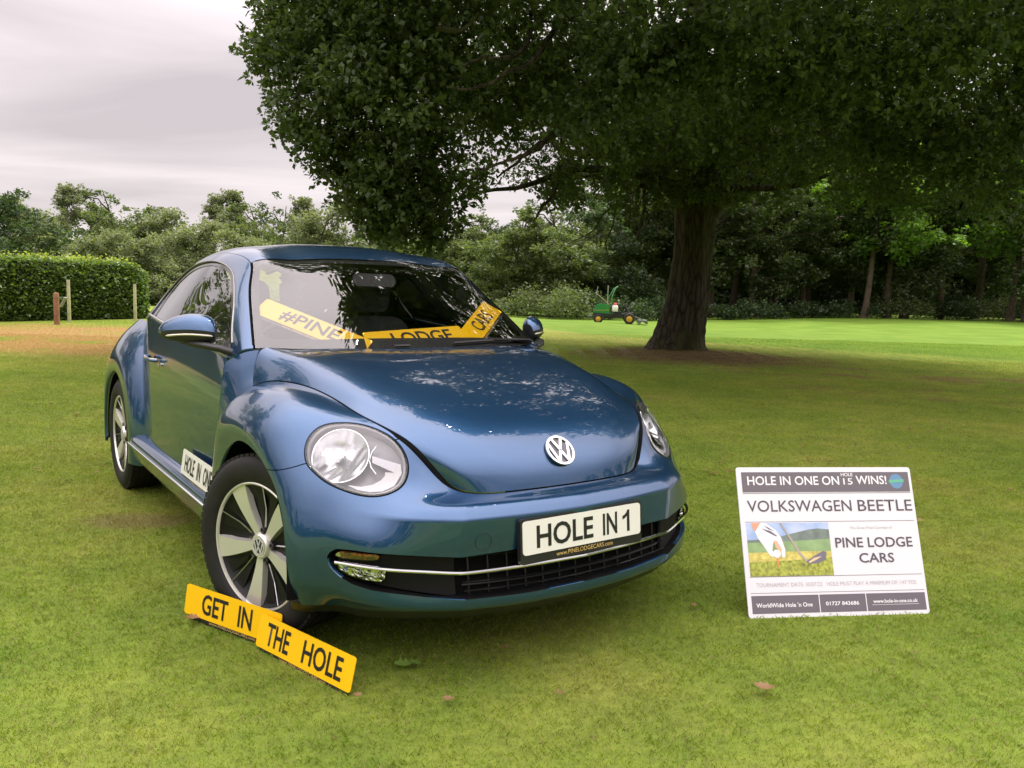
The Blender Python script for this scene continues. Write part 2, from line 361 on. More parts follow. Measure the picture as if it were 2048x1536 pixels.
# ================= ground =================
def smooth(a, b, x): t = np.clip((x-a)/(b-a), 0, 1); return t*t*(3-2*t)
def ground_z(x, y):
    x = np.asarray(x, float); y = np.asarray(y, float)
    g = .42*smooth(24, 44, y)*smooth(6, 22, x)+.16*smooth(24, 31, y)*(1-smooth(31, 36, y))*smooth(-3, 0, x)*(1-smooth(2.5, 6, x))
    und = .05*np.sin(x*.31+1)*np.sin(y*.23)*smooth(12, 22, np.hypot(x, y-2))
    mound = .13*np.exp(-((x-3.5)**2+(y-18.3)**2)/3.2)
    return g+und+mound
def lawn_nodes(t, blades=False):
    """lawn colour from world position: greens, straw patches, bare soil under the oak, mown golf green"""
    geo = t.n('ShaderNodeNewGeometry'); P = geo.outputs['Position']
    n1 = t.noise(.55, 5, .62, P); n2 = t.noise(3.3, 4, .6, P); n3 = t.noise(23, 3, .6, P)
    base = t.ramp(n1, (.30, (.110, .172, .025)), (.50, (.155, .208, .034)), (.70, (.212, .226, .052)))
    fine = t.ramp(n2, (.35, (.82, .86, .8)), (.68, (1.12, 1.08, 1.05)))
    m1 = t.n('ShaderNodeMix', data_type='RGBA', blend_type='MULTIPLY'); m1.inputs[0].default_value = 1; t.l(base, m1.inputs[6]); t.l(fine, m1.inputs[7])
    f3 = t.ramp(n3, (.32, (.82, .84, .8)), (.70, (1.18, 1.16, 1.15)))
    m2 = t.n('ShaderNodeMix', data_type='RGBA', blend_type='MULTIPLY'); m2.inputs[0].default_value = 1; t.l(m1.outputs[2], m2.inputs[6]); t.l(f3, m2.inputs[7])
    sep = t.n('ShaderNodeSeparateXYZ'); t.l(P, sep.inputs[0])
    def M(op, a, b=None, c=None):
        n = t.n('ShaderNodeMath', operation=op)
        for i, v in enumerate((a, b, c)):
            if v is None: continue
            if isinstance(v, (int, float)): n.inputs[i].default_value = v
            else: t.l(v, n.inputs[i])
        return n.outputs[0]
    X, Y = sep.outputs[0], sep.outputs[1]
    def sm(lo, hi, v):
        r = t.n('ShaderNodeMapRange', interpolation_type='SMOOTHSTEP'); r.inputs['From Min'].default_value = lo; r.inputs['From Max'].default_value = hi; t.l(v, r.inputs['Value']); return r.outputs[0]
    def mixc(col, fac, c2):
        m = t.n('ShaderNodeMix', data_type='RGBA'); t.l(fac, m.inputs[0]); t.l(col, m.inputs[6])
        if isinstance(c2, tuple): m.inputs[7].default_value = (*c2, 1)
        else: t.l(c2, m.inputs[7])
        return m.outputs[2]
    wob = M('MULTIPLY', M('SUBTRACT', t.noise(.22, 3, .5, P), .5), 5.0)
    wob2 = M('MULTIPLY', M('SUBTRACT', t.noise(1.6, 3, .5, P), .5), 1.2)
    Yw = M('ADD', Y, wob)
    # straw-coloured dry band on the left, in front of the hedge
    straw = M('MULTIPLY', M('MULTIPLY', sm(12, 15.5, Yw), sm(23.5, 20.5, Yw)), M('MULTIPLY', sm(-1.5, -5, X), sm(.34, .50, t.noise(.35, 4, .7, P))))
    col = mixc(m2.outputs[2], straw, (.25, .17, .065))
    # dry fringe round the golf green
    fr = M('MULTIPLY', M('MULTIPLY', sm(19.5, 22.5, Yw), sm(32, 28, Y)), M('MULTIPLY', sm(-.5, 1.5, X), sm(.38, .66, n2)))
    col = mixc(col, M('MULTIPLY', fr, .55), (.20, .155, .05))
    # golf green: bright even turf
    edge = M('ADD', M('MULTIPLY', X, .83), Y)      # nearer on the right
    g1 = M('MULTIPLY', sm(27.3, 28.3, M('ADD', edge, wob2)), sm(-1.5, 1.0, X)); g2 = sm(58, 50, Y)
    gcol = t.ramp(t.noise(.8, 3, .5, P), (.35, (.082, .150, .014)), (.65, (.112, .182, .020)))
    col = mixc(col, M('MULTIPLY', g1, g2), gcol)
    # bare leaf-strewn soil round the oak
    dx = M('SUBTRACT', X, 3.9); dy = M('SUBTRACT', Y, 17.2); rr = M('SQRT', M('ADD', M('MULTIPLY', M('MULTIPLY', dx, dx), .24), M('MULTIPLY', M('MULTIPLY', dy, dy), .40)))
    soil = sm(1.75, .6, M('ADD', rr, M('MULTIPLY', wob2, .9)))
    col = mixc(col, M('MULTIPLY', soil, M('ADD', .35, M('MULTIPLY', n2, 1.0))), t.ramp(n3, (.3, (.06, .035, .02)), (.7, (.14, .085, .05))))
    # long dry streaks in the shade on the right
    st = M('MULTIPLY', M('MULTIPLY', sm(9.5, 12, Yw), sm(18, 15, Yw)), M('MULTIPLY', sm(2.5, 5, X), sm(.5, .66, t.noise(.9, 3, .6, P))))
    col = mixc(col, M('MULTIPLY', st, .7), (.15, .105, .05))
    # worn patches by the car
    for px, py, r_ in ((-1.95, 4.25, .30), (-1.45, 4.75, .22)):
        a = M('SUBTRACT', X, px); b = M('SUBTRACT', Y, py); d = M('SQRT', M('ADD', M('MULTIPLY', M('MULTIPLY', a, a), .5), M('MULTIPLY', M('MULTIPLY', b, b), 2.0)))
        w = sm(r_, r_*.3, M('ADD', d, M('MULTIPLY', wob2, .35))); col = mixc(col, M('MULTIPLY', w, .6), (.16, .12, .06))
    return col, n3, n2
tg = NT('lawn'); _col, _n3, _n2 = lawn_nodes(tg); tg.l(_col, tg.b.inputs['Base Color']); tg.set(Roughness=.95, Specular_IOR_Level=.15)
_geo = tg.n('ShaderNodeNewGeometry'); tg.bump(tg.noise(90, 4, .7, _geo.outputs['Position']), .5, .015)
xs = np.unique(np.concatenate([np.linspace(-30, 30, 91), np.linspace(-600, -30, 24), np.linspace(30, 600, 24)]))
ys = np.unique(np.concatenate([np.linspace(-10, 60, 106), np.linspace(-600, -10, 20), np.linspace(60, 800, 24)]))
GX, GY = np.meshgrid(xs, ys, indexing='ij'); GZ = ground_z(GX, GY)
ii = np.arange(GX.size).reshape(GX.shape)
gr = mesh('ground', np.stack([GX, GY, GZ], -1).reshape(-1, 3), np.stack([ii[:-1, :-1], ii[1:, :-1], ii[1:, 1:], ii[:-1, 1:]], -1).reshape(-1, 4), tg.m, smooth=True)
tag(gr, kind='structure')
# ================= foliage =================
def leaf_mat(name, c1, c2, trans=.45, tcol=None, rough=.55):
    t = NT(name); t.t.nodes.remove(t.b)
    geo = t.n('ShaderNodeNewGeometry'); oi = t.n('ShaderNodeObjectInfo')
    a = t.n('ShaderNodeMath', operation='MULTIPLY_ADD'); a.inputs[1].default_value = .6; t.l(geo.outputs['Random Per Island'], a.inputs[0])
    n = t.noise(.9, 3, .6, geo.outputs['Position']); b = t.n('ShaderNodeMath', operation='MULTIPLY'); b.inputs[1].default_value = .45; t.l(n, b.inputs[0]); t.l(b.outputs[0], a.inputs[2])
    c = t.ramp(a.outputs[0], (.1, c1), (.75, c2), (.95, tuple(min(1, x*1.5) for x in c2)))
    d = t.n('ShaderNodeBsdfDiffuse'); t.l(c, d.inputs[0])
    tr = t.n('ShaderNodeBsdfTranslucent'); tm = t.n('ShaderNodeMix', data_type='RGBA', blend_type='MULTIPLY'); tm.inputs[0].default_value = 1; t.l(c, tm.inputs[6])
    tm.inputs[7].default_value = (*(tcol or (1.5, 1.55, .7)), 1); t.l(tm.outputs[2], tr.inputs[0])
    m = t.n('ShaderNodeMixShader'); m.inputs[0].default_value = trans; t.l(d.outputs[0], m.inputs[1]); t.l(tr.outputs[0], m.inputs[2])
    g = t.n('ShaderNodeBsdfGlossy'); g.inputs['Roughness'].default_value = rough; g.inputs[0].default_value = (.7, .72, .7, 1)
    m2 = t.n('ShaderNodeMixShader'); m2.inputs[0].default_value = .045; t.l(m.outputs[0], m2.inputs[1]); t.l(g.outputs[0], m2.inputs[2])
    t.l(m2.outputs[0], t.o.inputs[0]); return t.m
OAK_L = leaf_mat('oak_leaves', (.022, .046, .013), (.092, .140, .042), .42)
BG_L = [leaf_mat('leaves_mid', (.05, .078, .026), (.11, .15, .05)), leaf_mat('leaves_dark', (.016, .036, .012), (.040, .072, .020)),
        leaf_mat('leaves_pale', (.10, .13, .065), (.18, .215, .115)), leaf_mat('leaves_backlit', (.06, .13, .014), (.13, .24, .025), .6)]  # mid and pale tones lifted to stand for haze on far trees
BARK = NT('bark'); _n = BARK.n('ShaderNodeMapping'); _n.inputs['Scale'].default_value = (6, 6, 1.2); BARK.tc = BARK.n('ShaderNodeTexCoord'); BARK.l(BARK.tc.outputs['Object'], _n.inputs[0])
_v = BARK.n('ShaderNodeTexVoronoi', feature='DISTANCE_TO_EDGE'); _v.inputs['Scale'].default_value = 2.2; 
_nz = BARK.noise(3, 4, .6, _n.outputs[0]); _ad = BARK.n('ShaderNodeMix', data_type='RGBA'); _ad.inputs[0].default_value = .35; BARK.l(_n.outputs[0], _ad.inputs[6]); BARK.l(_nz, _ad.inputs[7]); BARK.l(_ad.outputs[2], _v.inputs['Vector'])
_bc = BARK.ramp(_v.outputs[0], (0, (.013, .010, .007)), (.12, (.048, .040, .027)), (.5, (.080, .068, .045)))
_moss = BARK.ramp(BARK.noise(1.1, 4, .65), (.48, (0, 0, 0)), (.62, (.8, .8, .8))); _mm = BARK.n('ShaderNodeMix', data_type='RGBA'); BARK.l(_moss, _mm.inputs[0]); BARK.l(_bc, _mm.inputs[6]); _mm.inputs[7].default_value = (.045, .050, .016, 1)
BARK.l(_mm.outputs[2], BARK.b.inputs['Base Color']); BARK.set(Roughness=.95, Specular_IOR_Level=.2); BARK.bump(_v.outputs[0], .9, .05)
def leaf_quads(C, size, r, up=.25, aspect=.62, jitter=.35):
    n = len(C); d = r.normal(size=(n, 3)); d[:, 2] *= .6; d /= np.linalg.norm(d, axis=1, keepdims=True)
    nn = r.normal(size=(n, 3)); nn[:, 2] += up*3; b = np.cross(nn, d); b /= np.linalg.norm(b, axis=1, keepdims=True)+1e-9
    s = size*(1+jitter*r.normal(size=(n, 1))).clip(.4, 1.8)
    w = np.cross(d, b)*s*.10
    V = np.stack([C-d*s*.5, C+b*s*aspect*.5-d*s*.05+w, C+d*s*.5, C-b*s*aspect*.5-d*s*.05+w], 1)
    return V.reshape(-1, 3)
def quad_mesh(name, V, m, parent=None, flat=True):
    n = len(V)//4; me = bpy.data.meshes.new(name); me.vertices.add(n*4); me.vertices.foreach_set('co', V.astype(np.float32).ravel())
    me.loops.add(n*4); me.loops.foreach_set('vertex_index', np.arange(n*4, dtype=np.int32)); me.polygons.add(n)
    me.polygons.foreach_set('loop_start', np.arange(0, n*4, 4, dtype=np.int32)); me.polygons.foreach_set('loop_total', np.full(n, 4, np.int32))
    me.materials.append(m); me.update(); me.validate(); return link(bpy.data.objects.new(name, me), parent)
def blob_leaves(centres, radii, per, size, r, squash=.7, up=.25, shell=.5):
    """leaf faces in small sprays round the given centres"""
    out = []
    for c, rad in zip(centres, radii):
        k = max(4, int(per*(rad**2))); d = r.normal(size=(k, 3)); d /= np.linalg.norm(d, axis=1, keepdims=True)
        q = d*(shell+(1-shell)*r.random((k, 1)))*rad; q[:, 2] *= squash; out.append(c+q)
    return leaf_quads(np.concatenate(out), size, r, up)
def rosettes(centres, radii, per, size, r, squash=.75, shell=.35):
    """whorls of leaves at twig ends, gathered into the given masses"""
    C, D = [], []
    for c, rad in zip(centres, radii):
        k = max(2, int(per*rad**2)); d = r.normal(size=(k, 3)); d /= np.linalg.norm(d, axis=1, keepdims=True)
        q = d*(shell+(1-shell)*r.random((k, 1))**.6)*rad; q[:, 2] *= squash; C.append(c+q); D.append(d)
    C = np.concatenate(C); D = np.concatenate(D); m = 7
    C = np.repeat(C, m, axis=0); D = np.repeat(D, m, axis=0); n = len(C)
    d = r.normal(size=(n, 3)); d /= np.linalg.norm(d, axis=1, keepdims=True); d = d+D*.55+np.array([0, 0, .12]); d /= np.linalg.norm(d, axis=1, keepdims=True)
    up = D*.7+np.array([0, 0, .9])+r.normal(size=(n, 3))*.35; b = np.cross(up, d); b /= np.linalg.norm(b, axis=1, keepdims=True)+1e-9
    s = size*(1+.28*r.normal(size=(n, 1))).clip(.5, 1.6); w = np.cross(d, b)*s*.12; C = C+d*s*.12
    return np.stack([C, C+d*s*.60+b*s*.30+w, C+d*s, C+d*s*.60-b*s*.30+w], 1).reshape(-1, 3)
def limb(P0, P1, r0, r1, r, n=7, bend=.12):
    P0, P1 = np.array(P0, float), np.array(P1, float); L = np.linalg.norm(P1-P0); t = np.linspace(0, 1, n)[:, None]
    off = np.cumsum(r.normal(size=(n, 3))*L*bend/n, axis=0); off -= t*off[-1]*0; off[0] = 0
    off[:, 2] += (np.sin(t*np.pi)*L*.08).ravel(); P = P0+(P1-P0)*t+off*(t > 0)
    return P, np.linspace(r0, r1, n)
# ---- the big oak ----
oak = empty('oak_tree', (3.47, 18.29, 0)); tag(oak, 'large spreading oak with thick dark trunk standing right of the car', 'tree')
OX = np.array([3.47, 18.29, 0])
r_ = np.random.default_rng(11)
def px_pt(u, v, d):
    """world point seen at pixel (u, v) of the photograph at depth d"""
    a, b = (u-1024)/1641.83, (768-v)/1641.83; w = _R*a+_U*b+_f; w = w/w[1]*d; return np.array([w[0], w[1], w[2]+CAM_H])
# trunk: oval rings with buttress roots
zs = np.array([-.15, .0, .08, .2, .4, .7, 1.1, 1.7, 2.3, 2.8, 3.3, 3.9, 4.5])
rad = np.array([.88, .75, .66, .59, .54, .50, .46, .425, .41, .42, .45, .41, .31])
cxs = np.array([.0, .02, .06, .10, .16, .23, .32, .38, .42, .43, .43, .45, .50])
na = 40; th = np.linspace(0, 2*np.pi, na, endpoint=False); V = []
for z, R0, cx_ in zip(zs, rad, cxs):
    k = math.exp(-max(z, 0)/.45); fl = 1+k*(.30*np.cos(3*th+.6)+.18*np.cos(5*th+2.0)+.12*np.cos(8*th))*.65+.05*np.cos(7*th+z)+.03*np.cos(13*th+2*z)
    V.append(np.stack([cx_+R0*fl*np.cos(th), R0*fl*np.sin(th), np.full(na, z)], 1))
V = np.array(V); V = _nat(zs, V, np.linspace(zs[0], zs[-1], 44)); V += r_.normal(size=V.shape)*.006
F = [(i*na+j, i*na+(j+1) % na, (i+1)*na+(j+1) % na, (i+1)*na+j) for i in range(43) for j in range(na)]
mesh('trunk', V.reshape(-1, 3), F, BARK.m, oak, smooth=True)
limbs = [((.1, -.1, 2.9), (-2.6, -1.6, 4.6), .26, .13), ((.3, 0, 2.7), (2.6, -1.2, 3.9), .27, .15), ((.2, .1, 3.6), (.6, .8, 8.5), .34, .14), ((.2, -.1, 3.5), (-1.6, -2.6, 6.8), .26, .1),
         ((.3, .1, 3.4), (3.4, 1.5, 6.6), .25, .1), ((.1, .1, 3.3), (-3.2, 2.0, 6.8), .24, .1), ((.3, -.2, 3.7), (1.4, -3.6, 6.6), .24, .09), ((.2, .2, 3.5), (.6, 4.2, 6.5), .2, .08)]
tips = []; lb = []
for a, b, r0, r1 in limbs:
    P, rr_ = limb(np.array(a)+[.25, 0, .25], b, r0*.85, r1, r_, 9, .25); lb.append((P, rr_))
    dirn = P[-1]-P[0]; dirn /= np.linalg.norm(dirn)
    for k in range(5):
        s = P[3+k if 3+k < 9 else 8]; t_ = dirn*r_.uniform(.6, 1.4)+r_.normal(size=3)*.65; t_[2] *= .6; L = r_.uniform(2.4, 4.2)
        e = s+t_/np.linalg.norm(t_)*L; Q, qr = limb(s, e, .085, .03, r_, 7, .4); lb.append((Q, qr)); tips.append(Q[-1])
        for m in range(4):
            s2 = Q[2+m]; t2 = (e-s)/L+r_.normal(size=3)*.8; t2[2] *= .6; e2 = s2+t2/np.linalg.norm(t2)*r_.uniform(1.0, 2.2); Q2, q2 = limb(s2, e2, .030, .010, r_, 6, .5); lb.append((Q2, q2)); tips.append(Q2[-1])
# low boughs seen against the sky on the left of the trunk
for uv in ([(1330, 360, 18), (1240, 345, 16.5), (1130, 345, 15.5), (1040, 375, 15), (960, 385, 14.6), (900, 400, 14.2)], [(1300, 300, 17), (1180, 260, 15.5), (1080, 290, 14.5), (990, 350, 13.8)],
           [(1130, 20, 11.6), (1090, 80, 11.2), (1050, 125, 10.9), (1000, 160, 10.7), (930, 185, 10.6), (885, 178, 10.5)], [(1425, 390, 18), (1480, 372, 17), (1560, 372, 16.5), (1650, 350, 16), (1760, 300, 15)],
           [(1340, 200, 16), (1240, 110, 14.5), (1150, 60, 13.5), (1020, 40, 13)], [(1440, 330, 17.5), (1560, 230, 16), (1700, 180, 15), (1900, 150, 14)],
           [(1060, 60, 11.2), (1045, 100, 10.9), (1000, 125, 10.7), (960, 130, 10.6), (925, 140, 10.5)], [(1110, 265, 12), (1060, 300, 11.6), (1010, 322, 11.4), (945, 335, 11.2)], [(880, 60, 10.8), (930, 65, 10.6), (960, 50, 10.5)], [(1130, 345, 15.5), (1090, 410, 15.2), (1075, 440, 15)]):
    P = spline(np.array([px_pt(*q)-OX for q in uv]), 24); n_ = len(P)
    big = uv[0][2] > 16.8; P = P+np.cumsum(r_.normal(size=P.shape)*.012, axis=0)
    lb.append((P, np.linspace(.105 if big else .045, .014, n_)))
big_ = MB(); small = MB()
for P, rr_ in lb: (big_ if rr_[0] > .1 else small).tube(P, rr_, 10 if rr_[0] > .1 else 5)
big_.build('limbs', BARK.m, oak, 60); small.build('branches', BARK.m, oak, 60)
# crown: sprays of leaves through an umbrella-shaped volume, with lobes along its visible edges
C_, R_l = [], []
rc = np.random.default_rng(5)
for k in range(2500):
    d = rc.normal(size=3); d /= np.linalg.norm(d); s = rc.uniform(.45, 1.0)**.6
    p = np.array([d[0]*9.0, d[1]*8.6-1.0, 8.6+d[2]*5.6*(1 if d[2] > 0 else .9)])*np.array([s, s, 1]) if False else np.array([d[0]*9.0*s, d[1]*10.3*s-2.2, 8.2+d[2]*5.4*s])
    rho = math.hypot(p[0], p[1]+1.2)
    if p[2] < 3.7-.10*max(0, rho-4): continue
    w = p+OX
    if w[1] < 7.5 and (w[2]-1.27) < .45*w[1]: continue
    C_.append(p); R_l.append(rc.uniform(.40, .75))
lobes = [  # (u, v, depth, radius): masses that draw the outline of the crown
 (640,30,12,1.2),(575,60,12.5,.8),(560,110,12.2,.55),(620,150,12,.9),(560,165,12.5,.42),(590,215,12,.6),(570,262,12.4,.38),(640,235,12,.8),(700,120,11.5,1.2),(640,300,12.2,.5),(700,300,12,.9),(690,360,12.5,.6),
 (740,400,12.5,.75),(730,455,12.8,.45),(790,430,12.6,.75),(800,478,12.8,.42),(850,400,12.8,.7),(860,455,13,.42),(780,330,12,.9),(860,320,12.5,.9),(900,360,13,.5),(780,200,11.5,1.2),(880,100,11.5,1.3),(900,230,12,1.0),
 (960,320,14,.55),(990,240,13,.9),(1000,100,12,1.3),(1060,180,13,1.0),(1120,330,15,.55),(1120,60,12,1.3),(1150,160,11.5,.75),(1180,215,11,.5),(1160,240,11.2,.35),(1240,180,11.2,.6),(1250,130,11,.7),(1330,160,11.2,.6),(1300,90,11,.8),(1400,140,11.4,.6),(1420,60,11,.9),(1220,290,14.5,.7),(1290,300,15,.6),
 (1100,400,16,.6),(1150,420,17,.5),(1240,400,17,.5),(1500,280,14,1.0),(1560,180,13,1.1),(1600,330,15,.8),(1680,260,14,1.0),(1760,350,15,.8),(1820,250,13.5,1.1),(1900,340,14,.9),(1960,250,13,1.1),(2030,350,13.5,.9),(2080,200,13,1.2),
 (1700,400,16,.6),(1830,410,15.5,.55),(1960,420,15,.6),(2060,440,14.5,.6),(1520,60,12,1.2),(1640,60,12,1.2),(1760,120,12.5,1.2),(1880,60,12,1.2),(2000,80,12,1.3),(1480,380,18,.5),(1560,400,18,.5),(1480,200,12.5,.8),
 (1340,290,16.5,.7),(1400,230,16,.8),(1330,340,17,.5),(1440,320,17,.6),(1250,350,16,.6),(1300,250,15,.7),(1380,330,17.2,.5),(660,370,12.5,.5),(700,420,12.8,.5),(760,460,12.8,.5),(830,440,12.6,.6),(800,400,12.4,.7),(740,350,12.2,.8),(860,500,13,.35),
 (930,395,13.6,.45),(900,435,13.3,.45),(880,470,13.2,.4),(1085,375,16,.4),(1120,372,16,.4),(965,345,14,.45),(1150,385,16.5,.4),
 (1340,385,17,.4),(1430,380,17,.4),(1385,372,17,.4),(1310,395,17,.35),(1460,395,17,.35),
 (520,-40,12.5,.6),(560,10,12.4,.5),(700,-30,11.5,1.2),(850,-40,11,1.3),(520,100,12.6,.3),(530,195,12.5,.28),(545,250,12.3,.25)]
for u, v, d, rad_ in lobes:
    c0 = px_pt(u, v, d)-OX; m = max(7, int(26*rad_**2)+6)
    for k in range(m):
        q = rc.normal(size=3); q /= np.linalg.norm(q); C_.append(c0+q*rad_*rc.uniform(.3, .85)*np.array([1, 1.2, .85])); R_l.append(rc.uniform(.20, .44)*min(1.15, .6+rad_*.6))
for c0, rad_ in (((1.6, 6.9, 8.0), 1.5), ((2.7, 7.3, 8.6), 1.6), ((1.0, 7.6, 9.2), 1.5), ((2.2, 6.2, 7.2), 1.2), ((.9, 6.6, 7.6), 1.0), ((3.4, 6.6, 7.6), 1.3), ((2.6, 8.6, 11), 1.8), ((3.0, 8.0, 9.5), 1.6), ((2.4, 6.9, 8.6), 1.2), ((1.9, 8.2, 10.5), 1.5), ((2.0, 5.7, 7.6), 1.1), ((2.6, 6.0, 9.0), 1.2)):   # unseen leaf masses added above the frame to block sun glints on the car
    for k in range(42):
        q = rc.normal(size=3); q /= np.linalg.norm(q); C_.append(np.array(c0)-OX+q*rad_*rc.uniform(.1, .95)); R_l.append(rc.uniform(.35, .55))
C_ = np.array(C_); R_l = np.array(R_l)
# keep the sky gap low on the left of the trunk free
def to_px(P):
    q = P-np.array([0, 0, CAM_H]); z = q@_f; return 1024+1641.83*(q@_R)/z, 768-1641.83*(q@_U)/z
uu, vv = to_px(C_+OX)
edge_u = np.interp(vv, [-400, -60, 0, 60, 100, 160, 200, 260, 300, 340, 380, 420, 460, 500, 520], [500, 505, 520, 515, 500, 530, 540, 545, 600, 640, 645, 690, 725, 770, 900])
low_v = np.interp(uu, [500, 640, 700, 760, 860, 900, 940, 1000, 1080, 1100, 1200, 1320, 1420, 1500, 1700, 2048], [320, 400, 440, 490, 510, 475, 425, 362, 372, 430, 440, 430, 430, 415, 440, 470])
px_r = R_l*1641.83/(C_+OX)[:, 1]*.75
edge_u = edge_u-np.clip(-vv-60, 0, 900)*.25+24*np.sin(vv/27+.5)+13*np.sin(vv/10+1); low_v = low_v+15*np.sin(uu/27)+9*np.sin(uu/11); keep = (uu-px_r*.35 > edge_u) & (vv+px_r*.45 < low_v) | (C_[:, 2] > 20)
keep &= ~((np.abs(uu-1010) < 120) & (np.abs(vv-285) < 48) & (rc.random(len(uu)) < .72))
keep &= ~((np.abs(uu-1050) < 160) & (np.abs(vv-90) < 60) & (rc.random(len(uu)) < .35))
C_, R_l = C_[keep], R_l[keep]
_u, _v = to_px(C_+OX); hid = (_v < -120)
V = np.concatenate([rosettes(C_[~hid], R_l[~hid], 90, .084, rc), blob_leaves(C_[hid], R_l[hid]*1.25, 95, .20, rc, .75, .6, .15)])
quad_mesh('crown', V, OAK_L, oak)
print('oak leaves', len(V)//4, 'clusters', len(C_))
# ---- background trees: a few kinds, then copies ----
def make_tree(kind, seed, H, W_, leafm, lsize, nl, trunk_h=.25, openness=.0, bark=None, name='tree'):
    r = np.random.default_rng(seed); root = empty(name)
    n = 12 if kind != 'birch' else 16; P0 = np.array([[0, 0, -.1], [r.normal()*.1, r.normal()*.1, H*.25], [r.normal()*.2, r.normal()*.2, H*.55], [r.normal()*.4, r.normal()*.4, H*.86]])
    P = spline(P0, 12); b_ = MB(); b_.tube(P, np.interp(np.linspace(0, 1, 12), [0, .06, .5, 1], [H*.021, H*.0145, H*.010, H*.003]), 8)
    cs, rs = [], []
    nb = 16 if kind == 'round' else 22
    for k in range(nb):
        f = r.uniform(trunk_h, .98); i = min(11, int(f*11)); s = P[i]; a = r.uniform(0, 2*np.pi)
        if kind == 'round': w = W_*.5*math.sqrt(max(.08, 1-((f-.55)/.48)**2))
        elif kind == 'birch': w = W_*.5*max(.42, min(1, (1.02-f)*1.9))*.95
        else: w = W_*.5*(1.05-f*.7)
        e = s+np.array([math.cos(a)*w*.72, math.sin(a)*w*.72, (.10 if kind != 'birch' else .16)*H*r.uniform(.2, 1)])
        if e[2] > H: e[2] = H*.97
        Q, qr = limb(s, e, H*.0075, H*.0016, r, 6, .35); b_.tube(Q, qr, 5)
        for m in range(7 if kind == 'round' else 9):
            j = r.integers(2 if kind != 'birch' else 1, 6); q = Q[j]+r.normal(size=3)*w*.20*np.array([1, 1, .8])-np.array([0, 0, .035*H*r.random()*(kind == 'birch')]); cs.append(q); rs.append(r.uniform(.07, .15)*W_*(1-.25*(kind == 'birch'))*(1.15-.55*q[2]/H))
    cs = np.array(cs); rs = np.array(rs); cs[:, 2] = np.clip(cs[:, 2], H*.08, H*.97)
    # smaller sprays round each mass give the uneven outline
    c2 = np.repeat(cs, 5, axis=0); dd = r.normal(size=c2.shape); dd /= np.linalg.norm(dd, axis=1, keepdims=True); r2 = np.repeat(rs, 5); c2 = c2+dd*r2[:, None]*r.uniform(.5, 1.1, (len(c2), 1))*np.array([1, 1, .75]); s2 = r2*r.uniform(.22, .5, len(r2))
    allc = np.concatenate([cs, c2]); allr = np.concatenate([rs*.8, s2]); area = (allr**2).sum(); V = blob_leaves(allc, allr, nl/area, lsize, r, .72, .35, .25)
    b_.build('trunk', bark or BARK.m, root, 60); quad_mesh('crown', V, leafm, root); return root
def copy_tree(src, loc, rz, s, label, cat='tree', group=None, sz=None):
    o = src.copy(); sc.collection.objects.link(o); o.location = loc; o.rotation_euler = (0, 0, rz); o.scale = (s, s, sz or s); tag(o, label, cat, group)
    for ch in src.children:
        c = ch.copy(); sc.collection.objects.link(c); c.parent = o
    return o
PALEB = mat('pale_bark', (.22, .20, .17), .9, var=.4, scale=5)
BROWNB = mat('brown_bark', (.075, .055, .036), .95, var=.35, scale=5, bump=.5, bscale=20)
T = {}
T['round'] = make_tree('round', 17, 8, 7.5, BG_L[0], .16, 24000, .10)
T['dark'] = make_tree('round', 2, 9, 8, BG_L[1], .17, 22000, .10)
T['birch'] = make_tree('birch', 3, 9, 4.6, BG_L[2], .11, 16000, .20, bark=PALEB)
T['shrubby'] = make_tree('cone', 4, 6, 6.5, BG_L[2], .14, 22000, .03)
T['wood'] = make_tree('round', 6, 15, 9, leaf_mat('leaves_wood', (.022, .040, .011), (.066, .100, .026)), .19, 26000, .15, bark=BROWNB)
T['bright'] = make_tree('round', 8, 12, 8, BG_L[3], .20, 13000, .40, bark=BROWNB)  # backlit foliage put into a brighter leaf colour
T['dark2'] = make_tree('cone', 9, 4.5, 6.0, BG_L[1], .18, 8000, .02)
used = set()
TH_ = dict(round=8, dark=9, birch=9, shrubby=6, wood=15, bright=12, dark2=4.5)
def place(key, u, d, vt, label, group=None, rz=None, sz=None):
    # vt: how high the top stands in the photograph
    sz = (1.27+(582.4+.0291*(u-1024)-vt)*d/1641.83)/(TH_[key]*.98); s = sz**.6 if sz < 1 else sz**.8
    x = (u-1024)/1641.83*d; z = float(ground_z(x, d)); rz = rz if rz is not None else random.uniform(0, 6.28)
    src = T[key]
    if key not in used:
        used.add(key); src.location = (x, d, z); src.rotation_euler = (0, 0, rz); src.scale = (s, s, sz or s); tag(src, label, 'tree', group); return src
    return copy_tree(src, (x, d, z), rz, s, label, 'tree', group, sz)
GL = 'trees beyond the clipped hedge'; GM = 'trees beyond the golf green'; GW = 'trees at the edge of the dark wood'
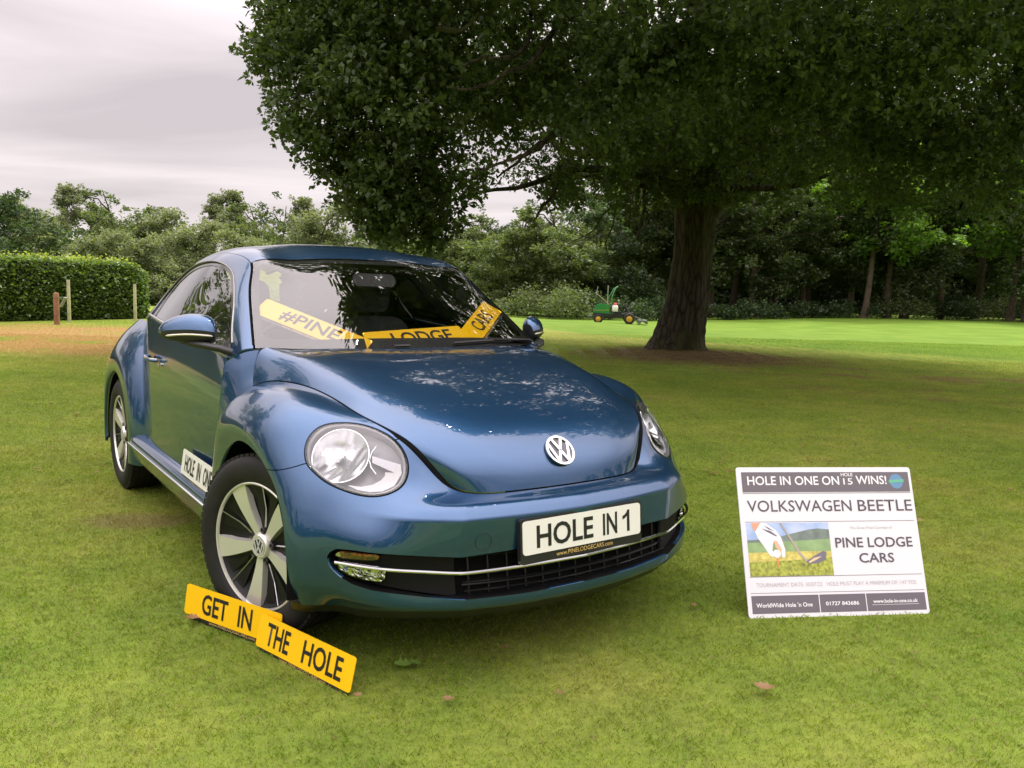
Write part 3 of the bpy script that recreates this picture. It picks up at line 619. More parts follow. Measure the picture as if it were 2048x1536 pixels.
for a in [('dark', -20, 34, 335, 'dark tree cut off by the left edge of the picture', GL), ('shrubby', 60, 46, 388, 'bushy grey-green tree behind the far left end of the hedge', GL),
          ('birch', 140, 50, 340, 'tallest feathery birch above the brown post and the hedge', GL), ('round', 235, 52, 357, 'yellowish green tree with crooked limbs right of the tall birch', GL),
          ('shrubby', 200, 42, 450, 'low pale bush just behind the hedge between birch and crooked tree', GL), ('shrubby', 330, 52, 408, 'wide olive tree above the rounded end of the hedge', GL),
          ('round', 350, 60, 393, 'small round-topped tree on the skyline left of the thin birches', GL), ('birch', 430, 58, 362, 'slender birch with sky showing through it, left one of the pair', GL),
          ('birch', 470, 58, 355, 'slender birch, right one of the pair above the car roof', GL), ('shrubby', 400, 46, 430, 'broad low tree behind the rear of the car roof', GL),
          ('round', 520, 54, 388, 'full green tree above the middle of the car roof', GL), ('birch', 605, 52, 368, 'pale wispy birch just left of the drooping oak boughs', GL),
          ('shrubby', 650, 50, 395, 'grey-green tree under the left tip of the oak boughs', GL), ('round', 760, 50, 405, 'leafy tree right behind the drooping oak boughs', GL), ('dark', 560, 70, 388, 'dark treetop showing behind the pale wispy birch', GL),
          ('dark', 20, 60, 398, 'dark tree behind the bushy grey-green tree on the left', GL), ('shrubby', 290, 44, 455, 'low bush peeping over the right part of the hedge', GL), ('shrubby', 480, 42, 450, 'low bush hidden mostly by the car roof', GL),
          ('round', 900, 52, 405, 'round green tree behind the right half of the windscreen', GM), ('round', 1020, 46, 408, 'oak with a pale brown trunk above the left mirror of the car', GM), ('dark', 960, 60, 412, 'dark tree filling the gap behind the round green tree', GM),
          ('round', 1110, 44, 385, 'leafy tree left of the mower', GM), ('dark', 1190, 46, 350, 'dark tree directly behind the mower', GM), ('round', 1280, 50, 300, 'tall tree between the mower and the oak trunk', GM), ('dark', 1060, 62, 405, 'dark tree on the skyline above the pale brown trunk', GM)]:
    k, u, d, s, lab, g = a; place(k, u, d, s, lab, g)
wood = [('wood', 1330, 52, 190, 'tall tree whose trunk shows just left of the oak trunk'), ('wood', 1418, 47, 190, 'slim pale-stemmed tree just right of the oak trunk'), ('wood', 1455, 50, 190, 'second slim tree right of the oak trunk'),
        ('wood', 1540, 56, 190, 'tree in the darkest part of the wood, third right of the oak'), ('wood', 1605, 50, 190, 'straight dark-stemmed tree in the middle of the wood'), ('wood', 1690, 57, 190, 'tree behind the double trunk in the wood'),
        ('bright', 1720, 45, 215, 'tree with lit yellow-green leaves over the double trunk'), ('wood', 1765, 46, 190, 'stout brown trunk at the wood edge, left one of the pair'), ('wood', 1800, 46.5, 190, 'stout brown trunk at the wood edge, right one of the pair'),
        ('bright', 1870, 47, 225, 'lit tree in the wood right of the paired trunks'), ('wood', 1600, 48, 270, 'thin tree just left of the straight dark stem'), ('wood', 1940, 50, 190, 'tree near the right edge with ferns at its foot'),
        ('bright', 2010, 45, 205, 'lit yellow-green tree at the right edge of the picture'), ('wood', 2045, 44, 190, 'dark leaning trunk at the right edge of the picture'), ('wood', 2150, 46, 190, 'tree cut off by the right edge of the picture'), ('wood', 1500, 46, 270, 'leafy tree with low boughs, fourth right of the oak trunk')]
for k, u, d, s, lab in wood: place(k, u, d, s, lab, GW)
# deeper rows of the wood and the trees behind the camera that the car mirrors: masses nobody could count
def mass(name, pts, src, label, cat):
    """one object: many trees of a kind drawn by geometry nodes"""
    me = bpy.data.meshes.new(name); me.from_pydata(pts, [], []); o = bpy.data.objects.new(name, me); link(o); tag(o, label, cat, kind='stuff')
    gn = bpy.data.node_groups.new(name, 'GeometryNodeTree'); gn.interface.new_socket('Geometry', in_out='INPUT', socket_type='NodeSocketGeometry'); gn.interface.new_socket('Geometry', in_out='OUTPUT', socket_type='NodeSocketGeometry')
    gi = gn.nodes.new('NodeGroupInput'); go = gn.nodes.new('NodeGroupOutput'); J = gn.nodes.new('GeometryNodeJoinGeometry')
    for ob in src:
        inf = gn.nodes.new('GeometryNodeObjectInfo'); inf.inputs['Object'].default_value = ob; inf.transform_space = 'ORIGINAL'; inf.inputs['As Instance'].default_value = True
        ip = gn.nodes.new('GeometryNodeInstanceOnPoints'); rv = gn.nodes.new('FunctionNodeRandomValue'); rv.data_type = 'FLOAT_VECTOR'; rv.inputs[0].default_value = (0, 0, 0); rv.inputs[1].default_value = (0, 0, 6.283)
        rs = gn.nodes.new('FunctionNodeRandomValue'); rs.data_type = 'FLOAT'; rs.inputs[2].default_value = .8; rs.inputs[3].default_value = 1.25
        gn.links.new(gi.outputs[0], ip.inputs['Points']); gn.links.new(inf.outputs['Geometry'], ip.inputs['Instance']); gn.links.new(rv.outputs[0], ip.inputs['Rotation']); gn.links.new(rs.outputs[1], ip.inputs['Scale']); gn.links.new(ip.outputs[0], J.inputs[0])
    gn.links.new(J.outputs[0], go.inputs[0]); md = o.modifiers.new('scatter', 'NODES'); md.node_group = gn; return o
rw = np.random.default_rng(21)
pts = [((u-1024)/1641.83*d, d, .3) for d in (64, 74) for u in np.arange(1250, 2500, 75)+rw.uniform(-20, 20)]
place('dark2', 1660, 60, 500, 'low dark shrub deep in the wood behind the third trunk', GW)
mass('far_wood', pts, list(T['wood'].children), 'dark wood behind the front row of trunks', 'wood')
pts = [((u-1024)/1641.83*d, d, 0) for d in (84,) for u in np.arange(-250, 1300, 60)+rw.uniform(-20, 20)]
mass('far_wood', pts, list(T['shrubby'].children)+[], 'distant grey-green wood behind the hedge', 'wood')
pts = [((u-1024)/1641.83*d, d, .2) for d in (60, 66) for u in np.arange(1150, 2500, 55)+rw.uniform(-20, 20)]
mass('wood_undergrowth', pts, list(T['dark2'].children), 'dark undergrowth closing the wood behind the trunks', 'undergrowth')
pts = [(x, -30-abs(x)*.1+rw.uniform(-4, 4), 0) for x in range(-70, 75, 7)]+[(-34+rw.uniform(-3, 3), y, 0) for y in range(-28, 16, 7)]+[(44+rw.uniform(-3, 3), y, 0) for y in range(-28, 60, 8)]
mass('woodland', pts, list(T['dark'].children), 'woodland that closes off the golf course behind the camera', 'wood')
near_tree = make_tree('round', 14, 15, 9.5, BG_L[0], .22, 16000, .20, name='near_tree'); near_tree.location = (-15.5, 11.5, 0)
tag(near_tree, 'tall tree outside the left edge of the picture, mirrored in the side window', 'tree')
# ---- understorey along the wood edge ----
def bush(name, u, d, w, h, label, m, size=.10, n=2600, cat='bush', group=None, seed=1, dy=1.6):
    r = np.random.default_rng(seed); x = (u-1024)/1641.83*d; o = empty(name, (x, d, float(ground_z(x, d)))); tag(o, label, cat, group)
    k = max(6, int(w*5)); cs = np.stack([r.uniform(-w/2, w/2, k), r.uniform(-dy/2, dy/2, k), np.zeros(k)], 1); hh = h*(.55+.45*r.random(k))*(1-.5*(np.abs(cs[:, 0])/(w/2))**3); cs[:, 2] = hh*.5; rr = hh*.55
    V = blob_leaves(cs, rr, n/(rr**2).sum(), size, r, .95, .5, .4); V[:, 2] = np.maximum(V[:, 2], 0); quad_mesh('foliage', V, m, o)
    b_ = MB()
    c = cs[0]; b_.tube([c*[1, 1, 0], c*[1, 1, .9]+r.normal(size=3)*.05], [.02, .008], 5)
    b_.build('stem', BROWNB, o); return o
GU = 'undergrowth along the edge of the wood'
for i, (u, d, w, h, lab) in enumerate([(1425, 43, 3.2, 1.1, 'fern clump right of the oak trunk foot'), (1500, 43.5, 3.4, 1.2, 'low fern bank, second right of the oak trunk'), (1590, 44.5, 3.6, 1.15, 'fern bank below the straight dark stem'), (1680, 45, 3.6, 1.3, 'ferns just left of the paired trunks'),
                                       (1790, 45.5, 3.4, 1.6, 'bramble clump at the foot of the paired trunks'), (1880, 46, 3.6, 1.6, 'bramble clump right of the paired trunks'), (1970, 46, 3.8, 1.8, 'tall ferns near the right edge'), (2060, 46, 3.6, 1.6, 'ferns cut off by the right edge of the picture'), (1320, 42, 3.0, 1.3, 'dark scrub between mower and oak trunk'), (1110, 39, 3.0, 2.0, 'leafy bush left of the mower reaching the ground'), (1170, 40.5, 2.6, 1.8, 'dark bush behind the back of the mower'), (1245, 41, 2.8, 1.4, 'dark bush behind the front of the mower'), (1050, 41, 3, 1.8, 'bush beyond the left mirror of the car')]):
    bush('bush', u, d, w, h, lab, BG_L[0 if i in (9, 12) else 1] if i not in (4, 6) else BG_L[0], .12, 2200, 'bush', GU, seed=40+i)
# ---- hedge ----
hd = empty('hedge', (0, 0, 0)); tag(hd, 'long clipped beech hedge with a rounded end behind the timber posts', 'hedge')
r = np.random.default_rng(77)
A, B_ = np.array([-19.5, 14.6]), np.array([-12.1, 27.6]); dh = (B_-A)/np.linalg.norm(B_-A); nh = np.array([dh[1], -dh[0]]); Lh = np.linalg.norm(B_-A); HH, HW = 1.78, 1.5
def hedge_pt(s, a):
    """s along, a round the section from front foot over the top"""
    end = np.clip((Lh-s)/.9, 0, 1); k = np.sqrt(np.clip(1-(1-end)**2, 0, 1)); a = np.asarray(a)
    front = np.clip(a, 0, 1); top = np.clip(a-1, 0, 1); w = HW*(.35+.65*k)
    off = np.where(a < 1, .0, -top*w)+np.where(a < 1, .10*np.sin(front*3.1), 0); z = np.where(a < 1, front*HH*(.60+.40*k), HH*(.60+.40*k)+.05*np.sin(top*3.1))
    rnd = np.clip((a-.9)/.2, 0, 1); off = off-(1-k)*.75*0-.10*(1-np.abs(1-np.clip(np.abs(a-1)/.12, 0, 1)))*0
    s2 = s; xy = A+s2[:, None]*dh+nh*(off-(1-k)*HW*.45)[:, None]
    return np.c_[xy, z]
N_ = 30000; s = r.uniform(0, Lh+.02, N_); a = r.choice([0, 1], N_, p=[.68, .32])*1.0+r.random(N_); P = hedge_pt(s, a)+r.normal(size=(N_, 3))*np.array([.05, .05, .04]); P[:, 2] = np.maximum(P[:, 2], .04)
# far end cap
Ne = 4000; aa = r.uniform(0, 1, Ne); ww = r.uniform(0, 1, Ne); Pe = np.c_[A+dh*(Lh-.05+.25*np.sin(ww*3.14)[:, None])-nh*(ww*HW*.9+.3)[:, None], aa*HH*.86]+r.normal(size=(Ne, 3))*.05
# sprigs standing up from the top
Ns = 2500; Ps = hedge_pt(r.uniform(0, Lh, Ns), 1+r.random(Ns)*.9); Ps[:, 2] += np.abs(r.normal(size=Ns))*.09
HL = leaf_mat('hedge_leaves', (.045, .085, .020), (.13, .20, .045), .4, rough=.35)
HT = leaf_mat('hedge_sunlit_leaves', (.14, .21, .035), (.28, .34, .07), .5)  # sunlit top of the hedge put into a lighter leaf colour
quad_mesh('foliage', leaf_quads(np.concatenate([P, Pe]), .095, r, .5), HL, hd); quad_mesh('sunlit_top_sprigs', leaf_quads(Ps, .085, r, .5), HT, hd)
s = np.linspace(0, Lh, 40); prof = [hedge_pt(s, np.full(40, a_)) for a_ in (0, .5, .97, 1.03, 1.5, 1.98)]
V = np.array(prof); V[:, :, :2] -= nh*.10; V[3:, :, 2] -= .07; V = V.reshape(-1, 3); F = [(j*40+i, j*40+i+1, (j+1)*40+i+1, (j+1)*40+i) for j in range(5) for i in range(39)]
V2 = V.copy(); mesh('dark_core', V, F, mat('hedge_inside', (.02, .026, .012), .95), hd)  # plain dark sheet filling the hedge behind its leaves
for k in range(9):
    q = A+dh*(1.2+k*Lh/9.2)-nh*.6; b_ = MB(); b_.tube([(q[0], q[1], -.05), (q[0], q[1], .9)], [.07, .05], 7); b_.build('stem', BROWNB, hd)
# ---- posts by the hedge ----
PALEW = mat('pale_timber', (.36, .35, .20), .85, var=.25, scale=6, bump=.4, bscale=30); REDW = mat('stained_timber', (.24, .115, .06), .8, var=.25, scale=6, bump=.4, bscale=30)
for (u, v, d, h, lab) in ((136, 645, 23.7, 1.22, 'taller pale timber stake beside the brown marker post'), (268, 643, 25.4, 1.14, 'pale timber stake near the rounded end of the hedge')):
    x = (u-1024)/1641.83*d; b_ = MB(); b_.lathe([(-.05, .048), (h-.02, .044), (h, .036), (h, .001)], 'z', 12); o = b_.build('timber_stake', PALEW, None, 40); o.location = (x, d, float(ground_z(x, d))); tag(o, lab, 'stake', 'pale stakes in front of the hedge')
x, d = (111-1024)/1641.83*22.25, 22.25; pst = empty('marker_post', (x, d, float(ground_z(x, d)))); tag(pst, 'short reddish-brown marker post with a small tilted board, in front of the hedge', 'post')
b_ = MB(); b_.lathe([(-.05, .072), (.82, .070), (.85, .060), (.86, .04), (.86, .001)], 'z', 14); b_.build('post', REDW, pst, 40)
b_ = MB(); b_.box((.20, -.02, .61), (.035, .13, .30), R=np.array([[math.cos(.5), 0, math.sin(.5)], [0, 1, 0], [-math.sin(.5), 0, math.cos(.5)]])); b_.box((.13, -.02, .74), (.16, .03, .02)); b_.build('board', mat('grey_board', (.22, .25, .19), .7), pst)

# ================= car =================
def paint_mat(name='blue_paint'):
    t = NT(name)
    t.set(Base_Color=(.022, .105, .27), Metallic=.75, Roughness=.31, Coat_Weight=1.0, Coat_Roughness=.015, Coat_IOR=1.6)
    fl = t.noise(900, 2, .5)
    c = t.ramp(fl, (.35, (.010, .056, .145)), (.65, (.020, .086, .205))); t.l(c, t.b.inputs['Base Color'])
    d = t.noise(3.2, 5, .6); r = t.ramp(d, (.35, (.012,)*3), (.75, (.05,)*3)); t.l(r, t.b.inputs['Coat Roughness'])
    return t.m
PAINT = paint_mat()
BLACK = mat('black_plastic', (.012, .012, .013), .45, var=.3)
GLOSSB = mat('gloss_black', (.008, .008, .009), .12, coat=.6)
MATTE = mat('matte_black', (.004, .004, .004), .9, spec=.1)
CHROME = mat('chrome', (.82, .82, .83), .08, 1.0)
SATIN = mat('satin_silver', (.55, .56, .56), .28, 1.0)
INTER = mat('interior_fabric', (.075, .078, .080), .85, var=.25, bump=.3, bscale=300)
def glass_mat(name, tint, ior=1.5, rough=0.0):
    t = NT(name); t.t.nodes.remove(t.b)
    tr = t.n('ShaderNodeBsdfTransparent'); tr.inputs[0].default_value = (*tint, 1)
    gl = t.n('ShaderNodeBsdfGlossy'); gl.inputs['Roughness'].default_value = rough; gl.inputs['Color'].default_value = (1, 1, 1, 1)
    fr = t.n('ShaderNodeFresnel'); fr.inputs[0].default_value = ior
    # light is returned by both faces of the pane: 2F / (1 + F)
    a = t.n('ShaderNodeMath', operation='MULTIPLY'); a.inputs[1].default_value = 2; t.l(fr.outputs[0], a.inputs[0])
    b = t.n('ShaderNodeMath', operation='ADD'); b.inputs[1].default_value = 1; t.l(fr.outputs[0], b.inputs[0])
    d = t.n('ShaderNodeMath', operation='DIVIDE'); t.l(a.outputs[0], d.inputs[0]); t.l(b.outputs[0], d.inputs[1])
    m = t.n('ShaderNodeMixShader'); t.l(d.outputs[0], m.inputs[0]); t.l(tr.outputs[0], m.inputs[1]); t.l(gl.outputs[0], m.inputs[2])
    t.l(m.outputs[0], t.o.inputs[0]); return t.m
GLASS = glass_mat('window_glass', (.95, .97, .96), 1.5)
DGLASS = glass_mat('dark_window_glass', (.42, .50, .46), 1.52)
LENS = glass_mat('lamp_lens', (.93, .94, .95), 1.45)
car = empty('parked_car', (-0.20326518, 3.38673393, 0), -0.95446720)
tag(car, 'metallic blue two-door car with rounded wings and a HOLE IN 1 number plate', 'car')
def offs(s, d): return [s[0]+s[1]*d, s[1], s[2], s[3]]
def rim(s, depth, dirv=None, skip_mid=True):
    """turned-in edge round a panel"""
    V, N, F, U = s; cnt = {}
    for f in F:
        for k in range(len(f)):
            a, b = f[k], f[(k+1) % len(f)]; cnt[(a, b)] = cnt.get((a, b), 0)+1
    E = [(a, b) for (a, b) in cnt if (b, a) not in cnt]
    if skip_mid: E = [(a, b) for a, b in E if not (abs(V[a, 1]) < 1e-4 and abs(V[b, 1]) < 1e-4)]
    if not E: return s
    nV = [V]; nN = [N]; nF = list(F); n = len(V); nU = [U]
    A = np.array([e[0] for e in E]); B = np.array([e[1] for e in E])
    D = -N*depth if dirv is None else np.broadcast_to(np.asarray(dirv, float)*depth, N.shape)
    q = np.stack([V[A], V[B], V[B]+D[B], V[A]+D[A]], 1)
    en = np.cross(V[B]-V[A], D[A]); en /= np.linalg.norm(en, axis=1, keepdims=True)+1e-12
    en = -en
    # soften: edge normals lean half-way to the surface normal at the lip
    l0 = en+N[A]*.9; l1 = en+N[B]*.9; l0 /= np.linalg.norm(l0, axis=1, keepdims=True); l1 /= np.linalg.norm(l1, axis=1, keepdims=True)
    m = np.stack([l0, l1, en, en], 1)
    nV.append(q.reshape(-1, 3)); nN.append(m.reshape(-1, 3)); nU.append(np.repeat(U[A], 4, axis=0))
    nF += [(n+4*i+1, n+4*i, n+4*i+3, n+4*i+2) for i in range(len(E))]
    return [np.concatenate(nV), np.concatenate(nN), nF, np.concatenate(nU)]
def mir(s): return [s[0]*[1, -1, 1], s[1]*[1, -1, 1], [tuple(reversed(f)) for f in s[2]], s[3]]
def join(a, b):
    n = len(a[0]); return [np.concatenate([a[0], b[0]]), np.concatenate([a[1], b[1]]), list(a[2])+[tuple(i+n for i in f) for f in b[2]], np.concatenate([a[3], b[3]])]
def sym(s):
    s = [s[0].copy(), s[1].copy(), s[2], s[3]]
    k = np.abs(s[0][:, 1]) < 1e-5; s[1][k, 1] = 0
    s[1] /= np.linalg.norm(s[1], axis=1, keepdims=True)+1e-12
    return join(s, mir(s))
def so(name, s, m, parent=car): return mesh(name, s[0], s[2], m, parent, N=s[1])
def pair(name, s, m, parent=car):
    """one object on each side of the car: right side first"""
    return so(name, mir(s), m, parent), so(name, s, m, parent)
INSIDE = (-1.2, 0, .5)
SH = surface(SHELLG, step=.015, kr=(5,), kc=()); _k = surface(SHELLG, step=.015, kr=(5,), kc=(2,))
_w = np.clip((6.6-SH[3][:, 0])/1.4, 0, 1)[:, None]       # folded below the crease, smooth above it
SH = [SH[0]*(1-_w)+_k[0]*_w, SH[1]*(1-_w)+_k[1]*_w, SH[2], SH[3]]; SH[1] /= np.linalg.norm(SH[1], axis=1, keepdims=True)
SH = orient(SH, INSIDE)
BN = surface(BONNET, step=.02)
_top = SH[0][np.abs(SH[3][:, 0]-9) < 1e-6]                # edge shared by the bonnet and the front shell
def seg_near(P, L):
    a, b = L[:-1], L[1:]; e = b-a
    t = np.clip(((P[:, None]-a)*e).sum(2)/((e*e).sum(1)+1e-12), 0, 1); q = a+t[..., None]*e
    d = np.linalg.norm(P[:, None]-q, axis=2); k = d.argmin(1); i = np.arange(len(P)); return q[i, k], d[i, k]
_nr = len(np.unique(np.round(BN[3][:, 0], 6))); _g = BN[0].reshape(_nr, -1, 3).copy(); _u = BN[3].reshape(_nr, -1, 2)
_q, _ = seg_near(_g[:, -1], _top); _dc = (_q-_g[:, -1]); _wc = np.clip(1-(5-_u[:, :, 1])/1.2, 0, 1)**1.5
_fade = np.clip((8.85-_u[:, -1, 0])/.6, 0, 1)[:, None]
_g += (_dc*_fade)[:, None]*_wc[..., None]
_q, _ = seg_near(_g[0], _top); _dr = _q-_g[0]; _wr = np.clip(1-_u[:, :, 0]/.9, 0, 1)**1.5; _g += _dr[None]*_wr[..., None]
_N = np.cross(np.gradient(_g, axis=0), np.gradient(_g, axis=1)); _N /= np.linalg.norm(_N, axis=2, keepdims=True)+1e-12
BN = orient([_g.reshape(-1, 3), _N.reshape(-1, 3), BN[2], BN[3]], INSIDE)
_bline = np.concatenate([_g[0], _g[1:, -1]])
f_bn = lambda V, U: np.where(U[:, 0] < 8.8, seg_near(V, _bline)[1], .01+(9-U[:, 0])*0)
f_shtop = lambda V, U: np.where(U[:, 0] > 6.5, seg_near(V, _top)[1], 1.0)
CO = orient(surface(CORE, step=.025, kc=(5,)), INSIDE)
RE = orient(surface(REAR, step=.02), INSIDE)
BA = orient(surface(BASE, step=.02), INSIDE)
xz = lambda V: V[:, [0, 2]]
def arch(cx, R):
    def f(V, U):
        dz = V[:, 2]-.334
        return np.where(dz > 0, np.hypot(V[:, 0]-cx, dz), np.abs(V[:, 0]-cx))-R
    return f
# ---- front: bumper and wings cut from one shell ----
GR = np.array([(-.3,.438),(.25,.436),(.463,.431),(.59,.442),(.66,.448),(.746,.452),(.781,.449),(.793,.440),(.801,.424),(.801,.404),(.795,.388),(.788,.376),(.772,.357),(.744,.339),(.702,.328),(.637,.320),(.54,.306),(.463,.297),(.25,.290),(-.3,.288)])
HC = np.array([.446, .683, .716]); HN = np.array([1, .63, .77]); HN /= np.linalg.norm(HN)
HE1 = np.array([-.63, 1, 0]); HE1 /= np.linalg.norm(HE1); HE2 = np.cross(HN, HE1)
if HE2[2] < 0: HE2 = -HE2
HO = spline([(.172,.034),(.164,.084),(.127,.125),(.068,.138),(.006,.133),(-.046,.115),(-.099,.085),(-.135,.053),(-.163,.010),(-.173,-.035),(-.165,-.079),(-.141,-.110),(-.094,-.131),(-.035,-.130),(.025,-.112),(.087,-.082),(.13,-.047),(.159,-.013)], 72, closed=True)
hl2 = lambda V: np.stack([(V-HC)@HE1, (V-HC)@HE2], 1)
def f_head(V, U):
    d = poly_sd(hl2(V), HO); far = np.abs((V-HC)@HN) > .12
    return np.where(far, -1.0, d)
def f_cut(V, U):
    zc = np.interp(V[:, 1], [0, .52, .53, .56, .817, .9, 1], [.95, .80, .778, .772, .689, .648, .60])
    return np.maximum(V[:, 2]-zc, .10-V[:, 0])
f_gr = lambda V, U: poly_sd(V[:, 1:3], GR)
sh = clip(clip(SH, arch(0, .378)), f_shtop, 1, .0035)
sh_h = clip(sh, f_head, -1, .003)
wing = clip(sh_h, f_cut, 1, .0015); bump_ = clip(sh_h, f_cut, -1, .0015)
bump_ = clip(bump_, f_gr, -1, 0.0)
def arch_rim(s, R=.378, cx=0):
    s = rim(s, .012)
    return s
bonnet_cut_only = lambda s: s
bp = so('front_bumper', sym(rim(bump_, .018)), PAINT)
for s_, side in ((mir(rim(wing, .016)), -1), (rim(wing, .016), 1)):
    w_ = so('front_wing', s_, PAINT)
def arch_lip(cx, R, y0, y1, a0, a1, name, lower=.25, R2=None):
    a = np.radians(np.linspace(a0, a1, 40)); prof = []
    for yy, dr in ((y0, 0), (y0+.012*np.sign(y1-y0), .006), (y1, .012)):
        V = np.stack([cx+(R+dr)*np.cos(a), np.full(40, yy), .334+(R+dr)*np.sin(a)], 1)
        V = np.concatenate([[(cx+(R+dr)*np.cos(a[0]), yy, lower)], V, [(cx+(R+dr)*np.cos(a[-1]), yy, lower)]]); prof.append(V)
    k = len(prof[0]); V = np.concatenate(prof)
    F = [(j*k+i, j*k+i+1, (j+1)*k+i+1, (j+1)*k+i) for j in range(2) for i in range(k-1)]
    return V, F
for cx, y0 in ((0, .888), (-2.537, .885)):
    for sd in (-1, 1):
        V, F = arch_lip(cx, .375, y0, .50, 0, 180, 'x'); V = V*[1, sd, 1]
        mesh('wheel_arch_liner', V, F, MATTE, car, smooth=True, sharp=50)
# dark hull seen through the shut lines
so('inner_hull', sym(join(offs(clip(clip(clip(SH, arch(0, .39)), f_head, -1), f_gr, -1), -.022), offs(clip(CO, lambda V, U: U[:, 1]-5.05), -.03))), MATTE)
r0_ = SH[0][np.abs(SH[3][:, 0]) < 1e-6]; r0_ = r0_[r0_[:, 0] > .33]
_nn = np.array([-1.0, -.35, 0]); V = np.concatenate([r0_+[0, 0, .004], r0_+_nn*.03+[0, 0, -.035], r0_+_nn*.10+[0, 0, -.055], r0_*[1, .8, 1]+[-.5, 0, -.055]]); k_ = len(r0_)
F = [(j*k_+i, j*k_+i+1, (j+1)*k_+i+1, (j+1)*k_+i) for j in range(3) for i in range(k_-1)]
for sd in (-1, 1): mesh('under_tray', V*[1, sd, 1], F, BLACK, car, smooth=True, sharp=50)
# ---- lower grille ----
gin = clip(SH, f_gr, 1, -.012)
def inset(s, d, m, name, f=None, parent=None):
    s2 = clip(s, f) if f else s
    return s2
gb = offs(gin, -.055)
grille = so('lower_grille', sym(gb), MATTE)
V = []  # surround: tapered wall from the bumper opening to the back panel
ring_o = clip(SH, f_gr, 1, 0); 
wall = rim([ring_o[0], ring_o[1], ring_o[2], ring_o[3]], .055)
wall = [wall[0], wall[1], wall[2][len(ring_o[2]):], wall[3]]
so('grille_surround', sym(wall), BLACK)
SHV = SH[0]; 
def shell_pt(y, z, off=0.0):
    """point of the front shell at the given y, z (front part only)"""
    ok = (SHV[:, 0] > .35)
    d = (SHV[:, 1]-y)**2+(SHV[:, 2]-z)**2+np.where(ok, 0, 9)
    k = np.argsort(d)[:4]; w = 1/(d[k]+1e-7); w /= w.sum()
    P = (SHV[k]*w[:, None]).sum(0); N = (SH[1][k]*w[:, None]).sum(0); N /= np.linalg.norm(N)
    P = P-N*((P-[P[0], y, z])@N)*0; return np.array([P[0]+(y-P[1])*(-N[1]/N[0])+(z-P[2])*(-N[2]/N[0]), y, z])+N*off
def shell_line(pts, off, n=40, half=False):
    q = spline(np.array(pts), n) if len(pts) > 2 else np.linspace(pts[0], pts[1], n)
    R_ = [shell_pt(y, z, off) for y, z in q]
    L_ = [p*[1, -1, 1] for p in R_[::-1]]
    return np.array(L_+R_[1:]) if not half else np.array(R_)
st = MB()
cl = shell_line([(0, .378), (.23, .379), (.455, .381), (.54, .388), (.637, .397), (.725, .404), (.783, .406)], .002, 60)
st.tube(cl, .0062, 8, flat=1.1); st.build('chrome_strip', CHROME, car, 40)
for z_, off in ((.343, -.022), (.316, -.018)):
    b_ = MB(); P_ = shell_line([(0, z_), (.25, z_+.002), (.45, z_+.006)], off, 14)
    b_.tube(P_, .006, 6, flat=.45); b_.build('grille_slat', GLOSSB, car, 40)
for z_ in (.412, .36, .33):
    b_ = MB(); P_ = shell_line([(0, z_), (.25, z_+.002), (.45, z_+.006)], -.045, 14)
    b_.tube(P_, .004, 5); b_.build('grille_slat', BLACK, car, 40)
for y_ in np.linspace(-.42, .42, 13):
    b_ = MB(); p0, p1 = shell_pt(abs(y_), .30, -.048), shell_pt(abs(y_), .432, -.048)
    sg = np.array([1, -1 if y_ < 0 else 1, 1]); b_.tube([p0*sg, p1*sg], .0035, 5); b_.build('grille_bar', BLACK, car)
# corner housings with direction indicator and fog lamp
AMBER = NT('amber_lens'); AMBER.set(Base_Color=(.18, .045, .012), Roughness=.12, Coat_Weight=1.0)
_c = AMBER.ramp(AMBER.noise(55, 2, .4), (.42, (.05, .016, .008)), (.5, (.30, .07, .012)), (.66, (.12, .09, .05))); AMBER.l(_c, AMBER.b.inputs['Base Color'])
FOG = NT('fog_reflector'); FOG.set(Metallic=1.0, Roughness=.10, Base_Color=(.75, .77, .72)); FOG.bump(FOG.noise(38, 1, .3, dist=1.2), .9, .02)
def sub(poly, off, extra=None):
    s = clip(gin, lambda V, U: poly_sd(V[:, 1:3], np.array(poly)))
    return offs(s, off)
house = [(.475,.30),(.475,.428),(.60,.438),(.775,.440),(.790,.42),(.788,.39),(.76,.36),(.70,.337),(.60,.322)]
for nm, poly, off, m_ in (('corner_housing', house, -.034, mat('housing_black', (.006, .006, .006), .6, spec=.2)), ('indicator_lamp', [(.690,.424),(.690,.441),(.781,.438),(.781,.417)], -.012, AMBER.m),
                          ('indicator_end', [(.775,.421),(.775,.436),(.787,.434),(.787,.418)], -.011, SATIN),
                          ('fog_lamp', [(.672,.394),(.784,.396),(.779,.378),(.755,.362),(.72,.354),(.674,.353)], -.014, FOG.m)):
    pair(nm, rim(sub(poly, off), .012), m_)
    if 'lamp' in nm: pair(nm.split('_')[0]+'_lens', offs(sub(poly, 0), off+.006), LENS)
# tow-eye cap
cp = MB(); n_ = 40
for yc, zc, sgn in ((.385, .475, -1),):
    P_ = np.array([shell_pt(yc+.028*np.cos(a)*1.0, zc+.028*np.sin(a), .0008) for a in np.linspace(0, 2*np.pi, n_)])*[1, sgn, 1]
    cp.tube(P_, .0011, 5, caps=False)
cp.build('towing_eye_cover', mat('gap_dark', (.01, .02, .04), .5), car)
# number plate and its holder
pTL, pTR, pBL = np.array([.800, -.26, .529]), np.array([.800, .26, .529]), np.array([.810, -.26, .419])
TP = frame((pTL+pTR+pBL+(pBL+pTR-pTL))/4, (0, 1, 0), pTL-pBL)
